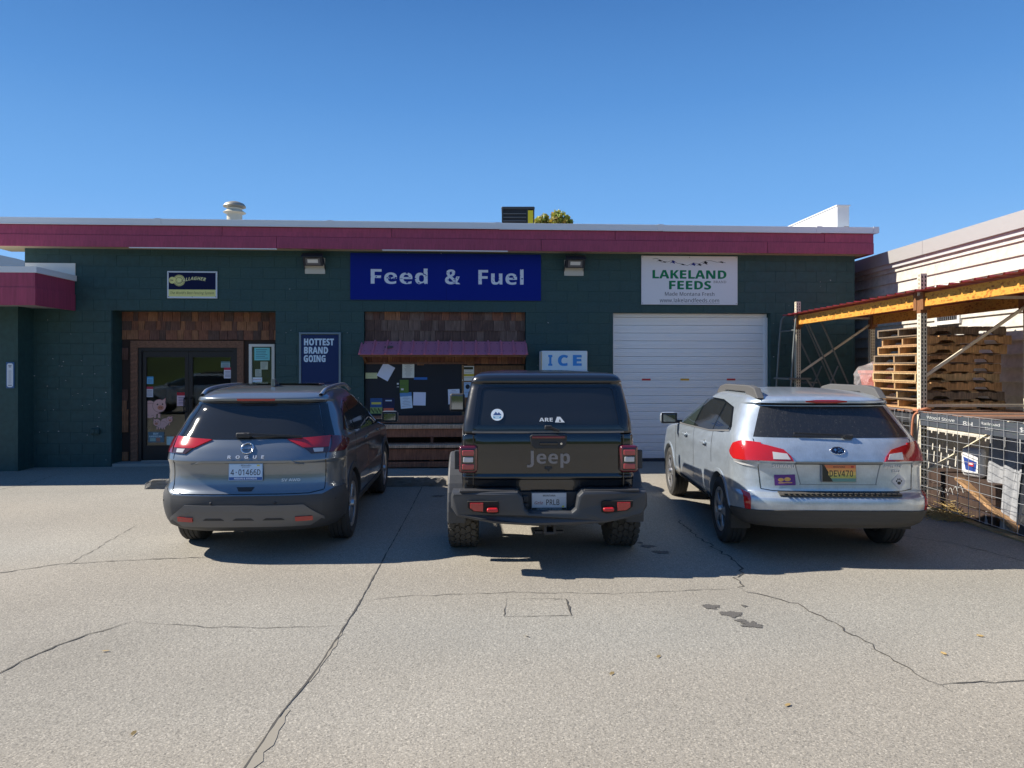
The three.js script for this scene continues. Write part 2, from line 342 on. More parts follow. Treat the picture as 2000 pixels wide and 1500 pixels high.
const trimMatH = std(lin(.28, .14, .085), .8, { map: (() => { const t = rep(woodMap, .6, 3); t.rotation = Math.PI / 2; return t; })() });
// --- entrance recess ---
const DZ = -.4;
mesh('recess_back', [span(-7.37, -7.1, 0, 2.876, -.52, DZ - .012), span(-5.2, -4.41, 0, 2.876, -.52, DZ - .012), span(-7.1, -5.2, 2.27, 2.876, -.52, DZ - .012)].map((g) => metreUV(g)), backMat, building);
mesh('recess_side', metreUV(span(-7.372, -7.362, 0, 2.872, DZ, -.02), .8), greenMats[0], building);
shingleWall(-7.36, -4.42, [[2.7, 2.87], [2.53, 2.7], [2.35, 2.53], [2.16, 2.35], [1.97, 2.16], [1.78, 1.97], [1.58, 1.78], [1.38, 1.58], [1.2, 1.38], [1.0, 1.2], [.8, 1.0], [.6, .8], [.4, .6], [.2, .4], [.06, .2]].reverse(), DZ,
  (r) => (r > 11 ? Math.floor(R(0, 4)) : r < 6 ? 3 : Math.floor(R(1, 5))), (x, y, w) => (x + w > -7.19 && x - w < -5.12 && y < 2.34) || (x + w > -5.02 && x - w < -4.5 && y > 1.3 && y < 2.3));
{
  mesh('door_trim', metreUV(span(-7.19, -7.06, .05, 2.2, DZ, DZ + .045), .5), trimMat, building);
  mesh('door_trim', metreUV(span(-5.22, -5.1, .05, 2.2, DZ, DZ + .045), .5), trimMat, building);
  mesh('door_trim', metreUV(span(-7.19, -5.1, 2.2, 2.33, DZ, DZ + .048), .5), trimMatH, building);
  mesh('threshold', metreUV(span(-7.37, -4.41, .0, .05, -.5, -.02)), std(lin(.3, .29, .27), .9, { bumpMap: asphaltBump, bumpScale: .004 }), building);
  const alu = std(lin(.022, .02, .022), .4, { metalness: .4 }), glass = phys(lin(.9, .95, .92), .02, { transmission: 1, thickness: 0, ior: 1.5 });
  mesh('door_frame', [span(-7.06, -7.0, .05, 2.2, DZ - .1, DZ + .02), span(-5.28, -5.22, .05, 2.2, DZ - .1, DZ + .02), span(-7.0, -5.28, 2.14, 2.2, DZ - .1, DZ + .02)], alu, building);
  for (const [a, b, hx] of [[-6.995, -6.143, -6.2], [-6.137, -5.285, -6.08]]) {
    const leaf = mesh('door', [span(a, a + .07, .06, 2.135, DZ - .06, DZ - .015), span(b - .07, b, .06, 2.135, DZ - .06, DZ - .015), span(a + .07, b - .07, 2.02, 2.135, DZ - .06, DZ - .015), span(a + .07, b - .07, .06, .34, DZ - .06, DZ - .015)], alu, building);
    mesh('pane', span(a + .07, b - .07, .34, 2.02, DZ - .042, DZ - .036), glass, leaf);
    mesh('handle', tube([[hx, .98, DZ - .015], [hx, .98, DZ + .05], [hx, 1.02, DZ + .06], [hx, 1.2, DZ + .06], [hx, 1.24, DZ + .05], [hx, 1.24, DZ - .015]], .012, 30, 8, .2), alu, leaf);
  }
  mesh('door_sill', span(-7.0, -5.28, .05, .062, DZ - .1, DZ + .03), std(lin(.5, .5, .5), .4, { metalness: .8 }), building);
  // shop interior seen dimly through the panes
  mesh('interior_floor', span(-8.6, 6.4, .005, .045, -10.9, -.53), std(lin(.2, .19, .18), .7), building);
  mesh('shop_counter', span(-6.9, -5.4, .05, 1.0, -3.6, -3.0), std(lin(.2, .12, .07), .7), building);
  // service window
  const vinyl = std(lin(.7, .68, .62), .5), win = mesh('service_window', [span(-5.0, -4.945, 1.3, 2.27, DZ, DZ + .05), span(-4.575, -4.52, 1.3, 2.27, DZ, DZ + .05), span(-4.945, -4.575, 2.22, 2.27, DZ, DZ + .05), span(-4.945, -4.575, 1.48, 1.545, DZ, DZ + .055), span(-4.945, -4.575, 1.3, 1.34, DZ, DZ + .05)], vinyl, building);
  mesh('pane', span(-4.945, -4.575, 1.545, 2.22, DZ + .012, DZ + .018), glass, win); mesh('pane', span(-4.945, -4.575, 1.34, 1.48, DZ + .012, DZ + .018), glass, win);
  mesh('window_liner', span(-4.96, -4.56, 1.32, 2.24, DZ - .011, DZ - .002), std(lin(.03, .03, .032), .8), win);
  mesh('window_ledge', span(-4.96, -4.54, 1.27, 1.3, DZ, DZ + .16), vinyl, win);
}
// --- notice-board recess ---
const NZ = -.12;
mesh('recess_back', metreUV(span(-2.784, .264, 0, 2.876, -.3, NZ - .012)), backMat, building);
shingleWall(-2.775, .255, [[2.72, 2.87], [2.52, 2.72], [2.3, 2.52], [2.08, 2.3], [1.89, 2.08]].reverse(), NZ, (r) => (r > 3 ? Math.floor(R(0, 5)) : r > 1 ? 2 + 2 * Math.floor(R(0, 2)) : r === 0 ? 3 * Math.floor(R(0, 2)) : 1));
// --- roll-up door ---
{
  const door = new THREE.Group(); door.name = 'roll_door'; building.add(door);
  const mat = std(lin(.8, .81, .82), .5, { bumpMap: smudge, bumpScale: .002 }), GZ = -.16;
  const prof = []; const ph = .152;                         // one slat: flat face with two shallow ribs and a deep joint
  for (const [y, z] of [[0, -.022], [.004, .0], [.036, .002], [.04, -.003], [.044, .002], [.07, .003], [.074, -.003], [.078, .003], [.108, .002], [.112, -.003], [.116, .002], [.146, 0], [.1515, -.022]]) prof.push([z, y]);
  const g = extrude([...prof, [-.03, .1515], [-.03, 0]], 3.0).rotateY(-Math.PI / 2); // profile in (z,y), extruded along x
  g.computeBoundingBox(); g.translate(-(g.boundingBox.min.x + g.boundingBox.max.x) / 2, 0, 0);
  // after the turn profile z points to +z
  for (let i = 0; i < 18; i++) { const s = mesh('slat', g, mat, door); s.position.set(3.48, .06 + i * ph, GZ + R(-.0015, .0015)); if (g.boundingBox.max.z < .0) s.rotation.y = Math.PI; }
  mesh('bottom_bar', span(1.98, 4.98, .0, .058, GZ - .03, GZ + .012), std(lin(.03, .035, .05), .7), door);
  mesh('hood', span(1.96, 5.0, 2.796, 2.87, GZ - .05, GZ + .03), mat, door);
  mesh('guide', span(4.96, 5.016, 0, 2.795, GZ - .04, GZ + .035), mat, door); mesh('guide', span(1.944, 1.985, 0, 2.795, GZ - .04, GZ + .035), mat, door);
  for (const [u, c] of [[2.62, [.5, .02, .03]], [3.38, [.65, .36, .03]], [4.3, [.5, .02, .03]]]) mesh('reflector_strip', span(u - .085, u + .085, 1.57, 1.605, GZ + .0035, GZ + .0075), std(lin(...c), .3), door);
  mesh('recess_back', span(1.936, 5.024, 0, 2.876, -.5, GZ - .06), backMat, building);
}
// roof things
{
  const o = thing('roof_vent', 'cream round vent pipe with domed rain cap on the roof', 'vent', [-6.27, 4.41, -16.2]);
  const cream = std(lin(.62, .58, .47), .6, { bumpMap: smudge, bumpScale: .005 }), capM = std(lin(.33, .31, .26), .5, { metalness: .5 });
  mesh('pipe', cyl(.165, 1.02, 0, .51, 0, 32), cream, o);
  mesh('collar', new THREE.LatheGeometry([[.15, .86], [.24, .9], [.245, .905], [.17, .96]].map((p) => new THREE.Vector2(...p)), 32), cream, o);
  mesh('cap', new THREE.LatheGeometry([[.16, 1.0], [.24, 1.03], [.245, 1.05], [.2, 1.11], [.1, 1.15], [0, 1.16]].map((p) => new THREE.Vector2(...p)), 32), capM, o);
  mesh('cap_post', cyl(.14, .14, 0, 1.0, 0, 24), cream, o);
}
{
  const o = thing('air_conditioner', 'dark grey louvred air conditioner with yellow label on the roof', 'air conditioner', [.14, 4.41, -17]);
  const m = std(lin(.03, .036, .042), .5), m2 = std(lin(.018, .02, .024), .7);
  mesh('cabinet', rbox(.72, 1.06, .7, .04, 0, .56, 0), m2, o); mesh('lid', rbox(.78, .07, .76, .03, 0, 1.11, 0), m, o);
  for (let i = 0; i < 9; i++) mesh('louvre', rbox(.56, .018, .03, .006, -.09, .3 + i * .085, .36), std(lin(.12, .13, .14), .5), o);
  for (const x of [-.36, .22, .36]) mesh('corner_post', rbox(.04, 1.06, .05, .01, x, .56, .35), m, o);
  mesh('label', box(.12, .3, .004, .29, .9, .378), std(lin(.75, .6, .02), .6), o);
}
// ---------- neighbouring white building: its wall runs away from the camera at x = 7.2 ----------
{
  const o = thing('white_sided_building', 'white lap-sided building running back on the right with grey metal roof edge', 'building', [7.2, 0, 0]);
  const sidMap = dataTex(512, 256, (i, j) => { const v = 225 + 18 * fbm(i / 50, j / 20, 3, 4) + R(-5, 5); return [v, v * .99, v * .965]; });
  const sid = [0, 1, 2].map((k) => std(lin(.74 - .02 * k, .72 - .02 * k, .68 - .025 * k), .7, { map: rep(sidMap, 1 + .2 * k, 1), bumpMap: smudge, bumpScale: .003 }));
  mesh('wall', metreUV(span(.03, 6, 0, 3.78, -22, -3)), std(lin(.2, .2, .2), .9), o);
  const H = .2, wins = [[-12.1, -11.55, 2.6, 3.15]];
  for (let r = 0; r < 19; r++) for (const [z0, z1] of [[-22, -15.9], [-15.896, -12.2], [-12.196, -8.5], [-8.496, -4.8], [-4.796, -3]]) {
    const y0 = .02 + r * H;
    let segs = [[z0, z1]];
    for (const w of wins) if (y0 + H > w[2] && y0 < w[3]) segs = segs.flatMap(([a, b]) => (b <= w[0] || a >= w[1] ? [[a, b]] : [[a, w[0]], [w[1], b]].filter(([p, q]) => q > p + .01)));
    for (const [a, b] of segs) {
      const L = b - a, g = new THREE.BufferGeometry();
      // a lapped board: thick at the bottom edge, thin on top
      const q = extrude([[0, 0], [-.04, 0], [-.04, .01], [-.006, H + .004], [0, H + .004]], L);
      const m = mesh('siding_board', metreUV(q, 1.2), sid[Math.floor(R(0, 3))], o); m.position.set(.03, y0, a);
    }
  }
  const grey = std(lin(.42, .41, .40), .5, { metalness: .2, bumpMap: smudge, bumpScale: .004 });
  for (let k = 0; k < 6; k++) mesh('roof_trim', metreUV(span(-.1, .08, 3.78, 4.02, -22 + k * 3.2, -22 + (k + 1) * 3.2 - .006), .8), grey, o);
  mesh('eave_board', metreUV(span(-.05, .03, 3.7, 3.78, -22, -3)), std(lin(.5, .5, .5), .7), o);
  mesh('roof', metreUV(span(.0801, 6, 3.8, 4.0, -22, -3)), grey, o);
  const [a, b, c, d] = wins[0];
  const wn = mesh('window', [span(-.03, .03, c - .06, c, a - .06, b + .06), span(-.03, .03, d, d + .06, a - .06, b + .06), span(-.03, .03, c, d, a - .06, a), span(-.03, .03, c, d, b, b + .06), span(-.02, .02, (c + d) / 2 - .02, (c + d) / 2 + .02, a, b)], std(lin(.7, .69, .66), .5), o);
  mesh('pane', span(-.004, .004, c, d, a, b), phys(lin(.02, .022, .025), .05), wn);
  for (let i = 0; i < 9; i++) mesh('screen_rib', span(-.012, -.007, c + .01, d - .02, a + .03 + i * .058, a + .036 + i * .058), std(lin(.3, .3, .32), .6), wn);
}
// ---------- pallet rack along x = 5.2 ----------
const RX = 5.2, RB = 6.55, F = [-13.05, -9.09, -5.1];
const postTex = (() => { const t = canvasTex(64, 256, (c, w, h) => { c.fillStyle = '#e3dfd0'; c.fillRect(0, 0, w, h); for (let k = 0; k < 500; k++) { c.fillStyle = `rgba(${120 + R(0, 60)},${80 + R(0, 40)},${40 + R(0, 30)},${R(.05, .35)})`; c.fillRect(R(0, w), R(0, h), R(1, 4), R(1, 7)); } }); return t; })();
const postMat = std(lin(.85, .83, .76), .65, { map: rep(postTex, 3, 1) }), rustMat = std(lin(.3, .13, .05), .9, { map: woodMap }), holeMat = std(lin(.02, .018, .015), .9);
const beamMat = std(lin(.62, .31, .045), .6, { map: (() => { const t = canvasTex(512, 64, (c, w, h) => { c.fillStyle = '#fff'; c.fillRect(0, 0, w, h); for (let k = 0; k < 420; k++) { c.fillStyle = `rgba(${100 + R(0, 70)},${50 + R(0, 30)},20,${R(.05, .4)})`; const s = R(1, 9); c.fillRect(R(0, w), R(0, h), s * R(1, 3), s * .6); } }); return rep(t, .4, 2); })() });
{
  const rack = thing('pallet_rack', 'rusty white and orange pallet rack with red corrugated roof', 'rack', [0, 0, 0]);
  const slotG = box(.014, .032, .003);
  F.forEach((z, fi) => {
    for (const [x, y1] of [[RX, 3.02], [RB, fi === 0 ? 2.83 : 2.83]]) {
      // upright: an open channel with a face of slots
      const up = mesh('upright', [span(x - .04, x + .04, 0, y1, z + .035, z + .04), span(x - .04, x - .036, 0, y1, z - .04, z + .035), span(x + .036, x + .04, 0, y1, z - .04, z + .035)].map((g) => metreUV(g, .3)), postMat, rack);
      mesh('base_plate', span(x - .07, x + .07, .0, .012, z - .07, z + .07), rustMat, rack);
      const slots = [];
      for (let y = .12; y < y1 - .04; y += .051) { for (const s of [-.02, .02]) slots.push(slotG.clone().translate(x + s, y, z + .0405)); slots.push(box(.003, .03, .014).translate(x - .0405, y + .02, z + .005)); }
      mesh('slots', slots, holeMat, rack).userData.kind = 'stuff';
      mesh('rust_band', span(x - .0425, x + .0425, 2.52, 2.74, z - .0425, z + .0425), rustMat, rack);
    }
    for (const [ya, yb] of [[2.72, 2.72], [1.35, 1.35], [.3, .3]]) mesh('brace', bar([RX + .04, ya, z], [RB - .04, yb, z], .035, .03), postMat, rack);
    mesh('brace', bar([RX + .04, 1.72, z - .01], [RB - .04, 2.6, z - .01], .035, .03), postMat, rack); mesh('brace', bar([RX + .04, .5, z - .01], [RB - .04, 1.25, z - .01], .035, .03), postMat, rack);
  });
  for (let k = 0; k < 2; k++) for (const [x, out] of [[RX, -1], [RB, 1]]) {
    const z0 = F[k] + .045, z1 = F[k + 1] - .045;
    // roof beam: stepped section with the inner lip lower
    mesh('beam', metreUV(extrude([[-.028, 0], [.028, 0], [.028, .11], [.012, .11], [.012, .165], [-.028, .165]], z1 - z0).translate(x, 2.6, z0), .5), beamMat, rack);
    mesh('shelf_beam', metreUV(span(x - .028, x + .028, 1.12, 1.25, z0, z1), .5), std(lin(.05, .055, .065), .8, { map: woodMap }), rack);
    for (const z of [z0 + .03, z1 - .03]) mesh('beam_bracket', span(x - .05, x + .05, 2.56, 2.78, z - .035, z + .035), rustMat, rack);
  }
  // corrugated sheets, ribs running across the rack
  const redM = std(lin(.36, .045, .05), .45, { metalness: .15, bumpMap: smudge, bumpScale: .002 });
  for (let k = 0; k < 9; k++) {
    const z0 = -13.35 + k * .92, P = [], I = [], n = 60;
    for (let i = 0; i <= n; i++) { const z = z0 + .96 * i / n, ph = ((z * 1 / .23) % 1 + 1) % 1, h = ph < .12 ? .024 : 0; for (const x of [RX - .16, RB + .2]) P.push(x, 2.785 + h + k * .0006 - (x > 6 ? .03 : 0), z); if (i) { const b = i * 2; I.push(b - 2, b, b - 1, b, b + 1, b - 1); } }
    const g = new THREE.BufferGeometry(); g.setIndex(I); g.setAttribute('position', new THREE.Float32BufferAttribute(P, 3));
    const q = g.toNonIndexed(); q.computeVertexNormals(); mesh('roof_sheet', q, redM, rack);
  }
  // shelf deck boards
  for (let k = 0; k < 26; k++) { const z = -12.9 + k * .2; if (Math.abs(z - F[1]) > .08) mesh('deck_board', metreUV(span(RX - .05, RB + .05, 1.253, 1.276, z - .085, z + .085).rotateY(0), .5), shingleMats[[4, 2, 3][k % 3]], rack); }
}
// ---------- pallets ----------
const palletMats = [[.66, .42, .19], [.6, .37, .17], [.52, .32, .16], [.3, .23, .16], [.68, .5, .26], [.6, .38, .19]].map((c) => std(lin(...c), .85, { map: woodMap, bumpMap: woodMap, bumpScale: .003 }));
function pallet(x, y, z, turn, mk, label, group, W = 1.1, L = 1.14) {          // W across (x), L deep (z): stringers run along x so that their notches face +z
  const o = thing('wooden_pallet', label, 'pallet', [x, y, z], turn, group), r = mulberry(Math.round(y * 1000 + x * 77));
  const m = () => palletMats[(mk + (r() < .25 ? 1 : 0)) % 6];
  const n = (c) => { const p = []; for (let i = 0; i <= 8; i++) { const t = i / 8; p.push([c - .115 + .23 * t, .042 * Math.min(1, Math.sin(t * Math.PI) * 2.2)]); } return p; };
  const prof = [[-W / 2, 0], ...n(-W / 4), ...n(W / 4), [W / 2, 0], [W / 2, .085], [-W / 2, .085]];
  for (const zz of [-L / 2 + .02, 0, L / 2 - .02]) mesh('stringer', metreUV(extrude(prof, .036).translate(0, .017, zz - .018), .6), m(), o);
  for (let k = 0; k < 7; k++) mesh('deck_board', metreUV(box(.098, .016, L, -W / 2 + .05 + k * (W - .1) / 6 + (r() - .5) * .02, .11, (r() - .5) * .02), .6), m(), o);
  for (let k = 0; k < 4; k++) mesh('bottom_board', metreUV(box(.098, .015, L, -W / 2 + .05 + k * (W - .1) / 3, .0085, (r() - .5) * .02), .6), m(), o);
  return o;
}
const nth = ['lowest', 'second lowest', 'third from the bottom', 'fourth from the bottom', 'middle', 'fourth from the top', 'third from the top', 'second from the top', 'topmost'];
[[0, .02, 0, 0], [3, 0, .01, -.01], [1, -.03, .0, .0], [4, -.02, -.06, 0], [1, -.01, -.05, .015], [2, -.02, -.03, -.01], [0, 0, .05, .01], [1, .03, .1, -.02], [3, .0, .04, 0]].forEach(([mk, dx, dz, t], i) =>
  pallet(5.88 + dx, 1.277 + i * .1215, -9.93 + dz, t, mk, [
    'lowest pallet of the stack on the rack shelf', 'weathered grey-brown pallet second from the bottom of the rack stack', 'pallet third from the bottom of the rack stack', 'pale yellowish pallet fourth from the bottom of the rack stack', 'middle pallet of the nine stacked on the rack', 'pallet fourth from the top of the rack stack', 'pallet third from the top of the rack stack', 'pallet second from the top, sticking out of the rack stack', 'weathered topmost pallet of the stack on the rack'][i], 'pallets stacked on the rack'));
pallet(6.15, .0, -7.5, .1, 5, 'single pallet lying on the ground behind the wire fence', 'pallets stacked on the rack', 1.1, 1.0);
// ---------- wire fence panels ----------
const wireMat = std(lin(.5, .51, .52), .45, { metalness: .5 });
function fence(z0, z1, label) {
  const o = thing('wire_fence', label, 'fence', [RX - .09, 0, 0], 0, 'wire fence panels along the rack');
  const L = z1 - z0, gv = new THREE.CylinderGeometry(.0028, .0028, 1.14, 5), gh = new THREE.CylinderGeometry(.0028, .0028, L, 5).rotateX(Math.PI / 2);
  const n = Math.round(L / .19);
  for (let i = 0; i <= n; i++) { const m = mesh('wire', gv, wireMat, o); m.position.set(R(-.004, .004), .72, z0 + L * i / n); }
  for (let j = 0; j <= 11; j++) { const m = mesh('wire', gh, wireMat, o); m.position.set(.005, .155 + j * .1027, (z0 + z1) / 2); }
}
fence(-12.6, -9.2, 'wire mesh fence panel behind the silver wagon, left of the rack post');
fence(-9.0, -5.3, 'wire mesh fence panel right of the rack post');
{ // ratchet strap hanging round the post
  const s = mesh('orange_strap', [tube([[RX - .06, 1.28, -9.04], [RX - .1, 1.2, -9.1], [RX - .1, .9, -9.14], [RX - .09, .55, -9.15], [RX - .085, .42, -9.16]], .016, 30, 5), tube([[RX - .07, 1.29, -9.02], [RX, 1.31, -9.0], [RX + .07, 1.29, -9.03], [RX + .06, 1.28, -9.14], [RX - .06, 1.29, -9.16], [RX - .07, 1.29, -9.02]], .02, 40, 6)], std(lin(.42, .17, .09), .9));
  tag(s, 'faded orange strap tied round the rack post and hanging down', 'strap');
}
// chalked board behind the fence
{
  const t = canvasTex(1024, 96, (c, w, h) => { c.fillStyle = '#3c424b'; c.fillRect(0, 0, w, h); for (let k = 0; k < 900; k++) { c.fillStyle = `rgba(${R(40, 150)},${R(45, 150)},${R(50, 150)},.12)`; c.fillRect(R(0, w), R(0, h), R(2, 60), R(1, 3)); } c.fillStyle = 'rgba(225,225,220,.8)'; c.font = '30px sans-serif'; c.fillText('Wood Stove', 40, 42); c.font = '44px sans-serif'; c.fillText('8H', 240, 58); c.font = '24px sans-serif'; c.fillText('Railroad', 330, 34); c.fillText('ties', 350, 64); c.font = '36px sans-serif'; c.fillText('$ 25', 500, 48); c.fillRect(500, 62, 90, 3); });
  const o = tag(mesh('chalk_board', box(3.6, .16, .03), std(lin(1, 1, 1), .9, { map: t })), 'long dark board with chalk writing behind the wire fence', 'board');
  o.rotation.y = -Math.PI / 2; o.position.set(RX - .06, 1.19, -7.2); o.geometry = box(3.6, .16, .03);
}
{ // red planter wrapped in plastic, on the shelf
  const p = thing('plastic_wrapped_planter', 'terracotta red square planter wrapped in crumpled clear plastic on the rack', 'planter', [5.62, 1.40, -11.0], .35);
  const g = new THREE.CylinderGeometry(.27, .2, .32, 4, 1).rotateY(Math.PI / 4).translate(0, .2, 0);
  mesh('pot', toCreasedNormals(g, .3), std(lin(.5, .12, .075), .7), p); mesh('rim', toCreasedNormals(new THREE.CylinderGeometry(.285, .28, .05, 4, 1).rotateY(Math.PI / 4).translate(0, .36, 0), .3), std(lin(.5, .12, .075), .7), p);
  const s = new THREE.IcosahedronGeometry(.36, 5), q = s.attributes.position;
  for (let i = 0; i < q.count; i++) { const x = q.getX(i), y = q.getY(i), z = q.getZ(i), k = 1 + .16 * fbm(x * 7, y * 7, z * 7, 3); q.setXYZ(i, x * k * .95, .25 + y * k * .72, z * k * .95); }
  s.computeVertexNormals();
  mesh('plastic_wrap', s, phys(lin(.95, .95, .95), .12, { transmission: .82, thickness: 0, ior: 1.3 }), p);
  const b = mesh('paper_sack', new RoundedBoxGeometry(.5, .12, .34, 3, .05), std(lin(.7, .68, .64), .8, { bumpMap: grainBump, bumpScale: .02 })); tag(b, 'white sack lying flat beside the wrapped planter', 'sack'); b.position.set(5.6, 1.34, -10.95); b.rotation.set(.0, .3, .12);
  const c = thing('blue_can', 'small blue can beside the pallet stack on the rack', 'can', [5.3, 1.277, -10.62]); mesh('body', cyl(.065, .17, 0, .085, 0, 20), std(lin(.02, .17, .42), .4), c); mesh('lid', cyl(.067, .012, 0, .176, 0, 20), std(lin(.3, .5, .65), .4), c);
}
{ // rolling warehouse ladder against the wall
  const o = thing('rolling_ladder', 'grey tubular rolling warehouse ladder standing behind the rack', 'ladder', [5.35, 0, -13.25], .1), m = std(lin(.16, .18, .18), .5, { metalness: .5 });
  for (const z of [-.28, .28]) {
    mesh('rear_post', tube([[-.42, .1, z], [-.38, .9, z], [-.27, 2.5, z], [-.2, 2.78, z], [-.02, 2.8, z]], .02, 40, 8), m, o);
    mesh('stringer', tube([[-.05, 1.62, z], [.2, 1.25, z], [.98, .1, z]], .02, 30, 8, .1), m, o);
    mesh('handrail', tube([[-.05, 2.72, z], [.12, 2.72, z], [.25, 2.6, z], [.55, 1.95, z], [1.1, .75, z]], .016, 40, 8, .3), m, o);
    mesh('handrail', tube([[-.02, 2.62, z], [.35, 1.85, z], [.9, .7, z]], .016, 30, 8, .1), m, o);
    mesh('rail_post', rod([.3, 1.3, z], [.55, 1.85, z], .014), m, o);
  }
  for (let k = 0; k < 5; k++) mesh('step', box(.2, .025, .56, .06 + k * .19, 1.55 - k * .28, 0), m, o);
  mesh('platform', box(.42, .03, .6, -.18, 1.62, 0), m, o); mesh('top_bar', rod([-.27, 2.5, -.28], [-.27, 2.5, .28], .016), m, o); mesh('base_bar', rod([-.42, .1, -.28], [-.42, .1, .28], .016), m, o);
  for (const [x, z] of [[-.42, -.28], [-.42, .28], [.98, -.28], [.98, .28]]) mesh('caster', cyl(.05, .03, 0, 0, 0, 16).rotateX(Math.PI / 2).translate(x, .05, z), holeMat, o);
}
// ---------- clutter under the rack ----------
{
  const brown = std(lin(.075, .045, .033), .85, { map: woodMap }), dark = std(lin(.03, .032, .036), .6, { bumpMap: smudge, bumpScale: .02 }), greyT = std(lin(.3, .31, .33), .7, { bumpMap: smudge, bumpScale: .02 });
  const c = thing('brown_crate', 'dark brown wooden crate with chalk scribbles under the rack', 'crate', [5.78, 0, -8.75], .0);
  for (let k = 0; k < 3; k++) mesh('plank', metreUV(box(.02, .15, 1.3, -.32, .1 + k * .16, 0), .6), brown, c); for (let k = 0; k < 3; k++) mesh('plank', metreUV(box(.66, .15, .02, 0, .1 + k * .16, .66), .6), brown, c);
  mesh('lid', metreUV(box(.68, .02, 1.34, 0, .5, 0), .6), brown, c); mesh('back_side', metreUV(box(.02, .48, 1.3, .32, .25, 0), .6), brown, c);
  mesh('chalk_marks', [0, 1, 2, 3, 4, 5].map((k) => tube([[-.333, .2 + .04 * k, -.4 + .1 * k], [-.333, .28 + .03 * k, -.35 + .1 * k], [-.333, .2 + .03 * k, -.3 + .1 * k]], .004, 8, 4)), std(lin(.6, .6, .58), .9), c).userData.kind = 'stuff';
  const pl = tag(mesh('leaning_plank', metreUV(bar([5.38, .5, -8.62], [5.5, .06, -7.75], .13, .035), .6), palletMats[2]), 'brown plank leaning down from the crate behind the fence', 'plank');
  const sheetsL = ['pale grey folded tarp hanging nearest the crate under the rack', 'light grey folded tarp in the middle under the rack', 'black folded tarp at the right end under the rack'];
  [[5.62, -8.12, greyT, .1], [5.66, -7.72, greyT, -.05], [5.6, -7.4, dark, .05]].forEach(([x, z, mm, tw], k) => {
    const g = new THREE.PlaneGeometry(.55, 1.05, 24, 24), q = g.attributes.position;
    for (let i = 0; i < q.count; i++) { const u = q.getX(i), v = q.getY(i); q.setZ(i, .05 * Math.sin(u * 28 + v * 2 + k * 2) * (1.1 - v) * .6 + .25 * (.5 - v / 1.05) * .5); }
    const back = g.clone().translate(0, 0, -.025); g.computeVertexNormals(); back.computeVertexNormals();
    const m = tag(mesh('folded_tarp', [g, back], mm), sheetsL[k], 'tarp', 'tarps under the rack'); m.position.set(x, .56, z); m.rotation.y = -Math.PI / 2 + tw;
  });
  const bag = thing('feed_sack', 'white feed sack with blue and red print under the rack', 'sack', [5.56, .512, -8.62], -1.2);
  const sg = new RoundedBoxGeometry(.26, .36, .12, 4, .055), sp = sg.attributes.position; for (let i = 0; i < sp.count; i++) { const x = sp.getX(i), y = sp.getY(i), z = sp.getZ(i); sp.setXYZ(i, x * (1 + .08 * noise.noise(y * 9, z * 9, 1)), y, z * (1 + .25 * noise.noise(x * 8, y * 8, 4))); } sg.computeVertexNormals();
  mesh('body', sg.translate(0, .18, 0), std(lin(.72, .72, .72), .6), bag); 
  mesh('print', new THREE.PlaneGeometry(.2, .22).translate(0, .17, .078), std(lin(1, 1, 1), .6, { map: canvasTex(128, 128, (x, w, h) => { x.fillStyle = '#dcdcdc'; x.fillRect(0, 0, w, h); x.fillStyle = '#1d3f8c'; x.beginPath(); x.moveTo(10, 20); x.lineTo(120, 50); x.lineTo(110, 118); x.lineTo(30, 110); x.fill(); x.fillStyle = '#c03540'; x.fillRect(50, 55, 45, 28); x.fillStyle = '#fff'; x.fillRect(57, 63, 30, 6); }) }), bag);
  // straw heap
  const st = [], r = mulberry(9);
  for (let i = 0; i < 420; i++) { const a = r() * 6.28, d = Math.sqrt(r()) * .28, h = (.28 - d) * r() * .75, L = .06 + r() * .16, t = r() * 6.28, e = (r() - .5) * .9; const x = Math.cos(a) * d, z = Math.sin(a) * d; st.push(bar([x, h + .01, z], [x + Math.cos(t) * L, Math.max(.008, h + .01 + e * L), z + Math.sin(t) * L], .005, .004)); }
  const sm = tag(mesh('straw_heap', st, std(lin(.5, .36, .15), .9)), 'small heap of straw at the foot of the rack post', 'straw'); sm.userData.kind = 'stuff'; sm.position.set(5.36, 0, -8.75);
  const mat = tag(mesh('plywood_sheet', metreUV(box(1.2, .02, 2.7), .8), palletMats[4]), 'plywood sheet lying on the ground under the rack', 'plywood'); mat.position.set(5.95, .012, -7.55);
}
